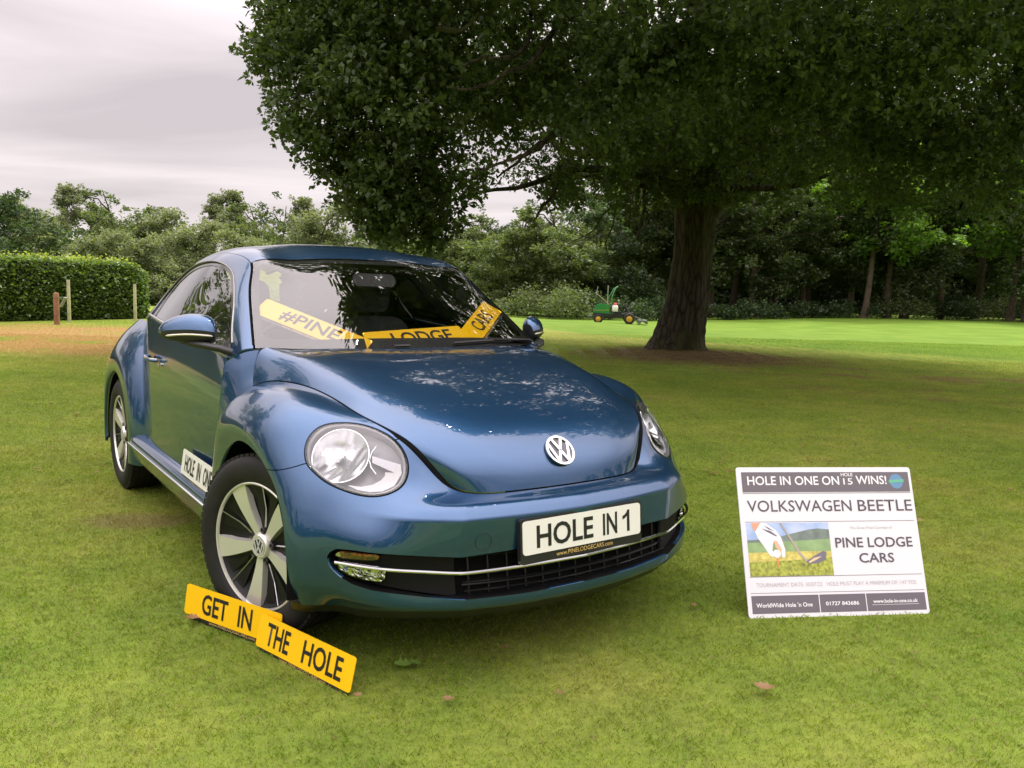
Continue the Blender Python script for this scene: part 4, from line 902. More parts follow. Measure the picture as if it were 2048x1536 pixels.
# frame x axis is +y (towards the left of the car): seen from the front that is to the right
hb = MB(); hb.prism(rrect(.535, .150, .012, 4, 0, -.011), -.022, -.003, T=TP); hb.build('plate_holder', BLACK, car)
WHITEP = mat('plate_white', (.78, .78, .74), .35, coat=.3); YELP = mat('plate_yellow', (.86, .51, .003), .38, coat=.3); INK = mat('plate_ink', (.012, .012, .014), .4)
GOLD = mat('gold_print', (.55, .38, .14), .4)
hb = MB(); hb.prism(rrect(.52, .111, .012, 5), -.003, .0005, T=TP); npl = hb.build('number_plate', WHITEP, car)
def lift(T, d):
    T = T.copy(); T[:3, 3] += T[:3, 2]*d; return T
text('plate_lettering', 'HOLE', INK, npl, lift(TP, .0015), (-.205, -.038, .038, .038), .02)
text('plate_lettering', 'IN', INK, npl, lift(TP, .0015), (.082, -.038, .148, .038), .02)
b_1 = MB(); b_1.prism([(.207,.038),(.197,.038),(.193,.029),(.184,.022),(.174,.018),(.174,.006),(.186,.010),(.195,.017),(.195,-.038),(.207,-.038)], .0011, .0015, T=TP); b_1.build('plate_lettering', INK, npl)
text('dealer_lettering', 'www.PINELODGECARS.com', GOLD, npl, lift(TP, .0015), (-.125, -.0755, .125, -.0605), .004)
# ---- bonnet, pillar foot, windscreen, roof ----
def shrink_bonnet(V, U):
    return np.minimum(5-U[:, 1], 99)*.1
bonnet = so('bonnet', sym(rim(clip(BN, f_bn, 1, .0035), .018)), PAINT)
for sd in (-1, 1):
    s_ = MB(); s_.tube((_top-[0, 0, .012])*[1, sd, 1], .012, 6); s_.build('bonnet_seal', MATTE, car, 60)
pair('scuttle_panel', rim(clip(BA, lambda V, U: V[:, 0]+.578, 1, .0015), .012), PAINT)
ru, cu_ = (lambda U: U[:, 0]), (lambda U: U[:, 1])
ws = clip(clip(CO, lambda V, U: 2.985-U[:, 0]), lambda V, U: 2.955-U[:, 1])
so('windscreen', sym(ws), GLASS)
def f_in(V, U, r=.22):
    a, b, d = 2.78-U[:, 1], U[:, 0]-.27, 2.80-U[:, 0]
    e = np.sqrt(np.maximum(r-a, 0)**2+np.maximum(r-b, 0)**2+np.maximum(r-d, 0)**2)
    return r-e
FRIT = mat('glass_border', (.006, .006, .006), .6)
so('windscreen_border', sym(offs(clip(ws, f_in, -1), -.004)), FRIT)
seal = MB()
def core_line(pts, off, n):
    """pts in (row, col) of the body net"""
    q = spline(np.array(pts, float), n) if len(pts) > 2 else np.linspace(pts[0], pts[1], n)
    out = []
    for r_, c_ in q:
        d = ((CO[3]-[r_, c_])**2).sum(1); k = np.argsort(d)[:4]; w = 1/(d[k]+1e-9); w /= w.sum()
        N = (CO[1][k]*w[:, None]).sum(0); N /= np.linalg.norm(N); out.append((CO[0][k]*w[:, None]).sum(0)+N*off)
    return np.array(out)
def grid_line(col=None, row=None, lo=0, hi=99, off=0.0):
    ax = 1 if col is not None else 0; v = col if col is not None else row
    u = CO[3]; vals = np.unique(np.round(u[:, ax], 6)); b = vals[np.argmin(abs(vals-v))]
    k = np.where(np.abs(u[:, ax]-b) < 1e-5)[0]; o = 1-ax; k = k[(u[k, o] >= lo) & (u[k, o] <= hi)]; k = k[np.argsort(u[k, o])]
    return CO[0][k]+CO[1][k]*off
for sd in (-1, 1):
    s_ = MB(); s_.tube(grid_line(col=2.97, lo=.05, hi=2.98, off=-.001)*[1, sd, 1], .0045, 6); s_.build('windscreen_seal', MATTE, car, 60)
s_ = MB(); L_ = grid_line(row=2.99, hi=2.97, off=-.001); s_.tube(np.concatenate([L_[::-1]*[1, -1, 1], L_[1:]]), .0035, 6); s_.build('windscreen_seal', MATTE, car, 60)
roof = clip(clip(clip(CO, lambda V, U: U[:, 0]-3.0, 1, .006), lambda V, U: 2.99-U[:, 1]), lambda V, U: 6.9-U[:, 0])
so('roof', sym(rim(roof, .012)), PAINT)
def f_rw(V, U): return np.minimum(np.minimum(U[:, 0]-6.9, 8.95-U[:, 0]), 2.4-U[:, 1])*.2
tail = clip(CO, lambda V, U: U[:, 0]-6.9)
so('rear_window', sym(clip(clip(clip(tail, lambda V, U: 8.6-U[:, 0]), lambda V, U: 2.3-U[:, 1]), lambda V, U: U[:, 0]-7.0)), DGLASS)
t1 = clip(clip(tail, lambda V, U: 2.99-U[:, 1]), lambda V, U: np.maximum(np.maximum(U[:, 0]-8.6, U[:, 1]-2.3), 7.0-U[:, 0]))
so('boot_lid', sym(t1), PAINT)
# ---- side: window frame, glass, door, quarter ----
WO = np.array([(-2.06,1.06),(-2.045,1.10),(-2.05,1.165),(-2.02,1.238),(-1.93,1.30),(-1.80,1.345),(-1.60,1.372),(-1.38,1.377),(-1.23,1.364),(-1.12,1.342),(-1.025,1.31),(-.945,1.268),(-.85,1.208),(-.755,1.135),(-.655,1.04),(-.590,.985),(-.570,.955)])
WO_top = spline(WO, 70)
WOp = np.concatenate([WO_top, [(-.57, .8), (-2.06, .8)]])
def shrink(P, d):
    T = np.roll(P, -1, 0)-np.roll(P, 1, 0); n = np.stack([T[:, 1], -T[:, 0]], 1); n /= np.linalg.norm(n, axis=1, keepdims=True)+1e-9
    c = P.mean(0); sgn = np.sign(((c-P)*n).sum()); return P+n*sgn*d
WG = np.concatenate([spline([(-1.93,1.05),(-1.92,1.09),(-1.945,1.165),(-1.93,1.232),(-1.85,1.288),(-1.73,1.328),(-1.55,1.353),(-1.38,1.358),(-1.24,1.346),(-1.13,1.326),(-1.035,1.293),(-.955,1.25),(-.865,1.19),(-.775,1.12),(-.69,1.035),(-.63,.96)], 70), [(-.60, .8), (-1.95, .8)]])
f_wo = lambda V, U: poly_sd(xz(V), WOp)
f_wg = lambda V, U: poly_sd(xz(V), WG)
up = clip(clip(CO, lambda V, U: U[:, 1]-3.0, 1, .008), lambda V, U: 5.0-U[:, 1])
pair('side_frame', rim(clip(up, f_wo, -1), .014), PAINT)
win = clip(up, f_wo)
pair('window_surround', rim(offs(clip(win, f_wg, -1, .0), -.006), .01), mat('surround_black', (.02, .02, .021), .22, coat=.5))
pair('side_window', offs(clip(win, f_wg), -.010), GLASS)
mid = lambda V, U: .016-np.abs(V[:, 0]+1.60+(V[:, 2]-1.2)*.62)
pair('window_divider', offs(clip(clip(win, f_wg), mid), -.012), GLOSSB)
for sd in (-1, 1):
    s_ = MB(); P_ = np.array([p for p in grid_line(col=5.0, off=.003) if p[0] > -2.06])*[1, sd, 1]
    s_.tube(P_, .0075, 8, flat=1.0); s_.build('waist_trim', SATIN, car, 60)
    s_ = MB(); P_ = np.array([(x, 0, z) for x, z in WO_top]); 
    k = clip(win, f_wg, -1)
    d_ = []
    for x, z in WO_top[::2]:
        if z < 1.0: continue
        j = np.argmin((CO[0][:, 0]-x)**2+(CO[0][:, 2]-z)**2+np.where((CO[3][:, 1] > 3) & (CO[3][:, 1] < 5), 0, 9)); p, nn_ = CO[0][j], CO[1][j]
        y = p[1]-((x-p[0])*nn_[0]+(z-p[2])*nn_[2])/nn_[1]; d_.append((x, y, z))
    s_.tube(np.array(d_)*[1, sd, 1]+np.array([0, sd*.001, 0]), .004, 6); s_.build('window_trim', mat('trim_grey', (.30, .29, .28), .35, .5), car, 60)
low = clip(CO, lambda V, U: U[:, 1]-5.0, 1, .012)
f_df = lambda V, U: -.581-V[:, 0]
f_dr = lambda V, U: V[:, 0]+1.86
dn = clip(clip(low, f_df, 1, .002), f_dr, 1, .002)
doors = pair('door', rim(dn, .014), PAINT)
pair('rear_quarter', rim(clip(low, f_dr, -1, .002), .012), PAINT)
pair('rear_wing', rim(clip(clip(RE, arch(-2.537, .378)), lambda V, U: V[:, 2]-.23), .016), PAINT)
# fuel flap on the right-hand rear wing
def re_pt(x, z):
    k = np.argmin((RE[0][:, 0]-x)**2+(RE[0][:, 2]-z)**2); return RE[0][k], RE[1][k]
def ring_on(S_, c3, nrm, r, n=48):
    nrm = nrm/np.linalg.norm(nrm); a = np.cross(nrm, [0, 0, 1]); a /= np.linalg.norm(a); b = np.cross(nrm, a); P_ = []
    for t in np.linspace(0, 2*np.pi, n):
        p = c3+r*(np.cos(t)*a+np.sin(t)*b); k = np.argmin(((S_[0]-p)**2).sum(1)); P_.append(p-S_[1][k]*((p-S_[0][k])@S_[1][k]))
    return np.array(P_)
p_, n_ = re_pt(-2.36, .90); fl = MB(); fl.tube(ring_on(RE, p_, n_, .085)*[1, -1, 1], .0016, 5, caps=False); fl.build('fuel_flap', mat('gap_dark', (.01, .02, .04), .5), car)
# sills with bright strip
for sd in (-1, 1):
    prof = np.array([(.845,.412),(.870,.408),(.890,.398),(.905,.380),(.911,.362),(.908,.343),(.900,.32),(.893,.28),(.87,.245),(.80,.23)])
    xs = np.linspace(-2.13, -.44, 30); V = []
    for x in xs:
        e = min(1, (x+2.13)/.06, (-.44-x)/.05); k = .6+.4*math.sqrt(max(0, e))
        V.append(np.stack([np.full(10, x), .84+(prof[:, 0]-.84)*k, prof[:, 1]], 1))
    V = np.concatenate(V)*[1, sd, 1]; F = [(i*10+j, i*10+j+1, (i+1)*10+j+1, (i+1)*10+j) for i in range(29) for j in range(9)]
    if sd > 0: F = [f[::-1] for f in F]
    b_ = MB(); b_.add(V, F); sill = b_.build('sill', PAINT, car, 60)
    b_ = MB(); b_.tube(np.stack([np.linspace(-2.08, -.47, 20), np.full(20, sd*.9135), np.full(20, .362)], 1), .0075, 8, flat=.5); b_.build('sill_strip', CHROME, sill, 50)
# door handle
for sd in (-1, 1):
    d0 = doors[0] if sd < 0 else doors[1]
    b_ = MB(); P_ = spline([(-1.80, .845, .868), (-1.79, .868, .870), (-1.74, .882, .869), (-1.68, .884, .865), (-1.63, .872, .862), (-1.615, .846, .86)], 18)*[1, sd, 1]
    b_.tube(P_, [.008]+[.012]*16+[.008], 10, flat=.8); b_.build('door_handle', PAINT, d0, 60)
    b_ = MB(); V_ = [(0, 0)]; b_.tube(P_+np.array([0, sd*.006, .008]), .0035, 6); b_.build('handle_trim', CHROME, d0, 60)
    b_ = MB(); b_.lathe([(0, .001), (.006, .034), (0, .036)], 'y', 24, (-1.70, sd*.842, .845)); b_.build('handle_recess', mat('recess_blue', (.01, .03, .08), .3), d0, 60)
    b_ = MB(); b_.tube(np.array([(-1.585, .848, .845), (-1.56, .853, .84), (-1.535, .848, .852)])*[1, sd, 1], .006, 6); b_.build('lock_cover', CHROME, d0, 60)
# white card sign is separate; mirrors
for sd in (-1, 1):
    secs = [(0.0, -.672, .815, 1.062, .036, .036), (.06, -.680, .826, 1.066, .048, .054), (.25, -.705, .865, 1.071, .056, .064), (.5, -.750, .915, 1.072, .056, .062), (.75, -.795, .963, 1.067, .048, .049), (.92, -.828, .993, 1.062, .034, .030), (1.0, -.842, 1.005, 1.060, .010, .008)]
    S_ = spline(np.array([s[1:] for s in secs]), 22); top = MB(); bot = MB(); n = 28; ring = []
    for x, y, z, hd, hh in S_:
        t = np.linspace(0, 2*np.pi, n, endpoint=False); ct, sn = np.cos(t), np.sin(t)
        px = np.sign(ct)*np.abs(ct)**.8*hd; pz = np.where(sn > 0, np.abs(sn)**.75*hh, -np.abs(sn)**.6*hh*.95)
        px = np.where(px < 0, px*.75, px*1.0-.25*np.maximum(pz, 0))
        ring.append(np.stack([x+px, y+px*.35, z+pz], 1))
    V = np.array(ring); V[:, :, 1] *= sd
    F_t, F_b = [], []
    for i in range(len(S_)-1):
        for j in range(n):
            q = (i*n+j, i*n+(j+1) % n, (i+1)*n+(j+1) % n, (i+1)*n+j)
            if sd < 0: q = q[::-1]
            zc = V[i, j, 2]-S_[i][2]
            (F_t if (zc > -.012-.0*i) else F_b).append(q)
    capf = tuple(range(n)); capf = capf if sd < 0 else capf[::-1]
    mc = mesh('mirror_cap', V.reshape(-1, 3), F_t, PAINT, car, smooth=True)
    mesh('mirror_housing', V.reshape(-1, 3), F_b+[capf], BLACK, mc, smooth=True, sharp=60)
    b_ = MB(); P_ = []
    for f in np.linspace(.12, .80, 14):
        x, y, z, hd, hh = S_[int(f*21)]; P_.append((x+hd*.93, y+hd*.33, z-.018-.006*f))
    b_.tube(np.array(P_)*[1, sd, 1], [.003]+[.0078]*12+[.002], 8, flat=.7); b_.build('mirror_indicator', mat('pale_lens', (.55, .52, .42), .15, coat=1), mc, 60)
    b_ = MB(); b_.tube(np.array([(-.56, .785, .985), (-.565, .82, .998), (-.62, .86, 1.006), (-.70, .895, 1.012), (-.77, .93, 1.015)])*[1, sd, 1], [.030, .026, .026, .024, .01], 12, flat=.6); b_.build('mirror_arm', BLACK, mc, 60)
    # triangular trim in the window corner
    b_ = MB(); b_.add(np.array([(-.578, .79, .975), (-.68, .80, .985), (-.665, .752, 1.045)])*[1, sd, 1]+np.array([0, sd*.004, 0]), [(0, 1, 2)]); b_.build('corner_trim', BLACK, mc)
# ---- headlamps ----
TH = np.eye(4); TH[:3, 0] = HE1; TH[:3, 1] = HE2; TH[:3, 2] = HN; TH[:3, 3] = HC
REFL = NT('lamp_reflector'); REFL.set(Metallic=1.0, Roughness=.18, Base_Color=(.93, .93, .94))
def circ(cx, cy, r, n=40, ry=None): return [(cx+r*math.cos(2*math.pi*i/n), cy+(ry or r)*math.sin(2*math.pi*i/n)) for i in range(n)]
def tube_on(poly, z, r, T, n=8, flat=1.0, close=True):
    P_ = np.array([(*p, z) for p in poly]+([(*poly[0], z), (*poly[1], z)] if close else []))
    b_ = MB(); b_.tube(P_, r, n, flat=flat, caps=not close); b_.V = [v@T[:3, :3].T+T[:3, 3] for v in b_.V]; return b_
lens_s = offs(clip(SH, f_head, 1, .006), .002)
def dome(k, z0):
    """bowl following the lens: scaled copies of the outline"""
    return HO*k
for sd in (-1, 1):
    S3 = np.array([1, sd, 1])
    def put(b_, name, m_, parent, sm=50):
        b_.V = [v*S3 for v in b_.V]
        if sd < 0: b_.F = [f[::-1] for f in b_.F]
        return b_.build(name, m_, parent, sm)
    # depth of the real skin under each outline point
    zo = np.array([((SH[0][np.argmin(((hl2(SH[0])-p)**2).sum(1)+np.where(np.abs((SH[0]-HC)@HN) > .12, 9, 0))]-HC)@HN) for p in HO])
    zo = np.convolve(np.r_[zo[-3:], zo, zo[:3]], np.ones(7)/7, 'valid')
    def ringV(k, dz): return np.c_[HO*k, zo*k+dz]@TH[:3, :3].T+HC
    # outer black gasket, chrome bezel, dark inner bowl
    def band(lst, name, m_, par, sm=60):
        V = np.concatenate([ringV(k, dz) for k, dz in lst]); n = len(HO)
        F = [(i*n+j, i*n+(j+1) % n, (i+1)*n+(j+1) % n, (i+1)*n+j) for i in range(len(lst)-1) for j in range(n)]
        b_ = MB(); b_.add(V, F); return put(b_, name, m_, par, sm)
    hl_ = band([(1.0, -.012), (1.0, .001), (.985, .0035), (.965, .002), (.96, -.012)], 'headlamp', GLOSSB, car)
    band([(.964, -.010), (.955, -.003), (.935, .000), (.912, -.004), (.892, -.016), (.882, -.035), (.88, -.055)], 'bezel', mat('bezel_silver', (.86, .86, .87), .22, .35, coat=.8), hl_)
    V = np.concatenate([ringV(.89, -.05), ringV(.5, -.058), ringV(.02, -.06)]); n = len(HO)
    b_ = MB(); b_.add(V, [(i*n+j, i*n+(j+1) % n, (i+1)*n+(j+1) % n, (i+1)*n+j) for i in range(2) for j in range(n)])
    put(b_, 'bowl', mat('lamp_bowl', (.25, .25, .26), .35, .3), hl_)
    # main reflector: faceted dish
    cx, cy, R_ = .053, .018, .094; b_ = MB(); V = []; F = []; na, nr = 90, 12; hr = np.random.default_rng(3)
    zt = lambda x, y: float(np.interp(x, [-.17, 0, .17], [-.006, -.012, -.034]))
    for i in range(nr+1):
        r_ = R_*i/nr
        for j in range(na):
            a = 2*math.pi*j/na; X_, Y_ = cx+r_*math.cos(a), cy+r_*math.sin(a); zz = -.056+.040*(i/nr)**2+(.0010*math.sin((X_*.82+Y_*.57)*190)*(1 < i < nr) if Y_ < cy+.03 else 0)
            V.append((cx+r_*math.cos(a), cy+r_*math.sin(a), zz+zt(cx+r_*math.cos(a), 0)*.8))
    F = [(i*na+j, i*na+(j+1) % na, (i+1)*na+(j+1) % na, (i+1)*na+j) for i in range(nr) for j in range(na)]
    b_.add(np.array(V)@TH[:3, :3].T+HC, F); put(b_, 'reflector', REFL.m, hl_, 30)
    P_ = [(cx+R_*math.cos(a), cy+R_*math.sin(a), -.014+zt(cx+R_*math.cos(a), 0)*.8) for a in np.linspace(0, 2*np.pi, 49)]
    b_ = MB(); b_.tube(np.array(P_)@TH[:3, :3].T+HC, .0024, 6, caps=False); put(b_, 'reflector_ring', CHROME, hl_)
    b_ = MB(); b_.lathe([(-.03, .016), (.0, .0165), (.012, .013), (.014, .001)], 'z', 20); b_.V = [v+[cx+.008, cy+.002, -.040] for v in b_.V]; b_.V = [v@TH[:3, :3].T+HC for v in b_.V]; put(b_, 'bulb_shield', SATIN, hl_)
    # crescent and side reflector
    cres = [(-0.098,-0.043),(-0.127,-0.044),(-0.134,-0.016),(-0.146,-0.014),(-0.152,-0.046),(-0.13,-0.089),(-0.092,-0.108),(-0.053,-0.111),(-0.013,-0.105),(0.018,-0.089),(-0.024,-0.094),(-0.061,-0.086),(-0.087,-0.070),(-0.098,-0.055)]
    b_ = MB(); b_.prism(cres, -.030, -.014, T=TH); put(b_, 'light_guide', mat('white_guide', (.92, .92, .92), .25, coat=.6), hl_)
    b_ = MB(); b_.prism([(-.051,.017),(-.146,-.012),(-.131,-.042),(-.053,-.007)], -.040, -.024, T=TH); put(b_, 'side_reflector', mat('silver_guide', (.48, .48, .50), .3, .5), hl_)
    b_ = tube_on([(-0.061,0.052),(-0.047,0.03),(-0.042,0.003),(-0.05,-0.022),(-0.068,-0.045)], -.030, .0035, TH, close=False); put(b_, 'guide_edge', CHROME, hl_)
    s_ = lens_s if sd > 0 else mir(lens_s)
    so('lens', s_, LENS, hl_)
# ---- emblem on the bonnet ----
def emblem(T, r, name, parent, depth=.004, metal=None):
    b_ = MB(); b_.prism(circ(0, 0, r, 48), -depth, 0, T=T); base = b_.build(name, mat('emblem_blue', (.01, .015, .03), .2, coat=1), parent)
    b_ = MB(); n = 48
    for i in range(n):
        a0, a1 = 2*math.pi*i/n, 2*math.pi*(i+1)/n; ro, ri = r, r*.86
        b_.prism([(ro*math.cos(a0), ro*math.sin(a0)), (ro*math.cos(a1), ro*math.sin(a1)), (ri*math.cos(a1), ri*math.sin(a1)), (ri*math.cos(a0), ri*math.sin(a0))], -.001, depth, T=T)
    w = r*.17
    def stroke(p, q):
        p, q = np.array(p)*r, np.array(q)*r; d = (q-p)/np.linalg.norm(q-p); nn_ = np.array([-d[1], d[0]])*w/2
        b_.prism([p+nn_, p-nn_, q-nn_, q+nn_], -.001, depth*.9, T=T)
    for sx in (-1, 1):
        stroke((sx*.36, .82), (sx*.02, .06))          # upper letter
        stroke((sx*.74, .50), (sx*.34, -.80)); stroke((sx*.37, -.80), (sx*.02, -.04))   # lower letter
    b_.build('emblem_letters', metal or CHROME, base)
    return base
k = np.argmin(((BN[0]-[.650, 0, .712])**2).sum(1)); en_ = BN[1][k].copy(); en_[1] = 0; en_ /= np.linalg.norm(en_)
ey_ = np.array([-en_[2], 0, en_[0]]); pe = BN[0][k].copy(); pe[1] = 0
emblem(frame(pe+en_*.006, (0, 1, 0), ey_), .058, 'emblem', car, .006)
# ---- wheels ----
TYRE = NT('tyre_rubber'); TYRE.set(Roughness=.68, Specular_IOR_Level=.35)
TYRE.l(TYRE.ramp(TYRE.noise(9, 5, .6), (.3, (.006, .006, .006)), (.7, (.017, .0165, .016))), TYRE.b.inputs['Base Color'])
MACH = mat('machined_alloy', (.72, .71, .66), .34, .55, coat=.5)
def build_wheel(parent, c, rz, spin=0.0, face=-1):
    prof = [(-.098,.231),(-.108,.238),(-.115,.252),(-.1195,.272),(-.1190,.295),(-.1125,.312),(-.103,.323),(-.094,.328)]
    tread = []
    for yy in (-.088, -.062, -.057, -.049, -.044, -.016, -.011, .011, .016, .044, .049, .057, .062, .088):
        tread.append(yy)
    pr = prof+[(-.088,.331)]
    for a_, b2 in ((-.060, -.050), (-.022, -.012), (.012, .022), (.050, .060)):
        pr += [(a_-.001, .3345), (a_, .327), (b2, .327), (b2+.001, .3345)]
    pr += [(.088, .331)]+[(-y, r) for y, r in prof[::-1]]
    b_ = MB(); b_.lathe(pr, 'y', 90)
    # cross grooves of the tread as raised blocks on both shoulders
    for i in range(72):
        a = 2*math.pi*i/72
        for ys in (-.083, .083):
            R_ = np.array([[math.cos(a), 0, math.sin(a)], [0, 1, 0], [-math.sin(a), 0, math.cos(a)]])
            b_.box(R_@np.array([.3305, ys, 0]), (.010, .034, .021), R=R_)
    w = b_.build('wheel', TYRE.m, parent, 35); w.location = c; w.rotation_euler = (0, 0, rz+(0 if face < 0 else math.pi))
    b_ = MB(); b_.lathe([(-.099,.2335),(-.106,.2345),(-.108,.231),(-.106,.2265),(-.098,.2245),(-.06,.217),(.09,.213),(.10,.232)], 'y', 72); b_.build('rim', MACH, w, 40)
    b_ = MB(); b_.lathe([(-.098,.2235),(-.088,.214),(-.070,.17),(-.066,.10),(-.070,.05),(-.07,.001)], 'y', 72); b_.build('wheel_dish', mat('dish_black', (.006, .006, .007), .4, spec=.3), w, 40)
    for k in range(5):
        th = math.radians(26+72*k)+spin; er = np.array([-math.sin(th), 0, math.cos(th)]); et = np.array([-math.cos(th), 0, -math.sin(th)])
        rs = np.linspace(.040, .2265, 12); V = []; m = len(rs)
        for dy in (0, .022):
            for side in (-1, 1):
                for r_ in rs:
                    f = (r_-.040)/.1865; hw = .015+.027*f**1.25; cc = .012*math.sin(f*2.2)
                    yy = -.083-.017*f**1.5-.004*math.sin(math.pi*f)+dy; V.append(er*r_+et*(cc+side*(hw+(.004 if dy else 0)))+np.array([0, yy, 0]))
        F = []
        idx = lambda d, s_, i: d*2*m+s_*m+i
        for i in range(m-1):
            F += [(idx(0, 0, i), idx(0, 0, i+1), idx(0, 1, i+1), idx(0, 1, i)), (idx(0, 0, i), idx(1, 0, i), idx(1, 0, i+1), idx(0, 0, i+1)), (idx(0, 1, i+1), idx(1, 1, i+1), idx(1, 1, i), idx(0, 1, i))]
        F += [(idx(0, 0, m-1), idx(1, 0, m-1), idx(1, 1, m-1), idx(0, 1, m-1))]
        V = np.array(V); mesh('spoke', V, F, MACH, w, smooth=True, sharp=35)
        # ridge in the dark gap and a bolt
        th2 = th+math.radians(36); er2 = np.array([-math.sin(th2), 0, math.cos(th2)]); et2 = np.array([-math.cos(th2), 0, -math.sin(th2)])
        b_ = MB(); b_.tube([er2*.062+[0, -.074, 0], er2*.14+et2*.004+[0, -.078, 0], er2*.222+et2*.012+[0, -.098, 0]], [.0035, .0024, .0018], 5); b_.build('dish_ridge', SATIN, w)
        for s2 in (-1, 1):
            b_ = MB(); q = [er2*.10+et2*s2*.018, er2*.20+et2*s2*.062, er2*.214+et2*s2*.016, er2*.12+et2*s2*.008]
            V = np.array([p+[0, -.071-.016*(i in (1, 2)), 0] for i, p in enumerate(q)]+[p+[0, -.045, 0] for p in q])
            b_.add(V, [(0, 1, 2, 3), (0, 4, 5, 1), (1, 5, 6, 2), (2, 6, 7, 3), (3, 7, 4, 0)]); b_.build('dish_facet', mat('dish_black', (.006, .006, .007), .4), w)
        pb = er2*.058; b_ = MB(); b_.lathe([(-.070, .0125), (-.086, .0125), (-.088, .010), (-.084, .006), (-.084, .0005)], 'y', 12, pb); b_.build('wheel_bolt', BLACK, w, 40)
    b_ = MB(); b_.lathe([(-.075,.050),(-.090,.046),(-.0965,.040),(-.0965,.034),(-.095,.033),(-.095,.001)], 'y', 40); b_.build('hub', MACH, w, 30)
    Tc = frame((0, -.0962, 0), (1, 0, 0), (0, 0, 1)); emblem(Tc, .031, 'hub_emblem', w, .002, mat('hub_silver', (.62, .62, .62), .35, .3))
    return w
STEER = math.radians(20)
build_wheel(car, (0, -.777, .334), STEER); build_wheel(car, (0, .777, .334), STEER, .4, 1)
build_wheel(car, (-2.537, -.772, .334), 0, .62); build_wheel(car, (-2.537, .772, .334), 0, .2, 1)
# ---- wipers, washer jets, interior ----
for pts in ([(-.345,.70,1.018),(-.372,.52,1.036),(-.360,.30,1.034),(-.342,.16,1.027)], [(-.34,-.08,1.014),(-.325,.0,1.016),(-.325,.04,1.016)]):
    pass
b_ = MB(); P_ = np.array([(-.475,.69,1.022),(-.430,.60,1.030),(-.39,.48,1.036),(-.372,.40,1.038)]); b_.tube(P_, [.016,.013,.008,.006], 8, flat=.6)
b_.tube(np.array([(-.44,.66,1.030),(-.395,.50,1.036),(-.36,.30,1.032),(-.345,.16,1.026)]), .006, 6); b_.build('wiper', BLACK, car, 50)
b_ = MB(); b_.tube(np.array([(-.33,-.15,1.018),(-.325,-.08,1.020)]), .012, 8, flat=.5); b_.build('wiper', BLACK, car, 50)
b_ = MB(); P0 = [(-.30,.0,.985),(-.30,.4,.985),(-.40,.64,.985)]
V = [(x, y*s, z) for s in (-1, 1) for x, y, z in ((-.33,.0,.975),(-.38,.5,.975),(-.47,.70,.972),(-.92,.74,.965),(-1.0,.74,.85),(-1.0,.0,.85),(-.92,0,.975))]
b_.add(np.array(V), [(0, 1, 6), (1, 2, 3), (1, 3, 6), (6, 3, 4, 5), (7, 13, 8), (8, 10, 9), (8, 13, 10), (13, 12, 11, 10)]); b_.build('dashboard', INTER, car, 30)
b_ = MB(); b_.box((-1.7, 0, .42), (2.2, 1.5, .03)); b_.build('floor_pan', MATTE, car)
def seat(x, y, w, h):
    b_ = MB(); q = rrect(w, .62, .12, 5); T = frame((x, y, .78), (0, 1, 0), (-.28, 0, 1)); b_.prism(q, -.07, .07, T=T)
    b_.prism(rrect(w, .50, .10, 5), -.07, .07, T=frame((x+.28, y, .50), (0, 1, 0), (1, 0, .12)))
    s_ = b_.build('seat', INTER, car, 40)
    b_ = MB(); b_.prism(rrect(.27, .17, .06, 5), -.045, .045, T=frame((x-.12, y, 1.20), (0, 1, 0), (-.15, 0, 1))); b_.tube([(x-.1, y-.06, 1.05), (x-.11, y-.06, 1.16)], .006, 6); b_.tube([(x-.1, y+.06, 1.05), (x-.11, y+.06, 1.16)], .006, 6)
    b_.build('headrest', INTER, s_, 40)
for y in (-.37, .37): seat(-1.62, y, .48, .6); seat(-2.35, y, .50, .6)
b_ = MB(); T = frame((-1.02, -.37, .93), (0, 1, 0), (.42, 0, .9)); P_ = np.array([(.185*math.cos(a), .185*math.sin(a), 0) for a in np.linspace(0, 2*math.pi, 40)])@T[:3, :3].T+T[:3, 3]
b_.tube(P_, .015, 8, caps=False); b_.prism(rrect(.16, .13, .04), -.02, .02, T=T); b_.prism([(-.18, -.02), (.18, -.02), (.18, .02), (-.18, .02)], -.008, .008, T=T); b_.build('steering_wheel', BLACK, car, 50)
b_ = MB(); b_.prism(rrect(.23, .065, .03), -.015, .015, T=frame((-.86, 0, 1.30), (0, 1, 0), (-.3, 0, 1))); b_.build('rear_view_mirror', BLACK, car)
so('roof_lining', sym(offs(clip(clip(roof, lambda V, U: 6.8-U[:, 0]), lambda V, U: U[:, 0]-3.1), -.03)), INTER)
pair('pillar_trim', offs(clip(up, f_wo, -1, .02), -.02), INTER)
# door cards
pair('door_card', offs(clip(clip(low, f_df, 1, .05), lambda V, U: .97-V[:, 2]), -.06), INTER)

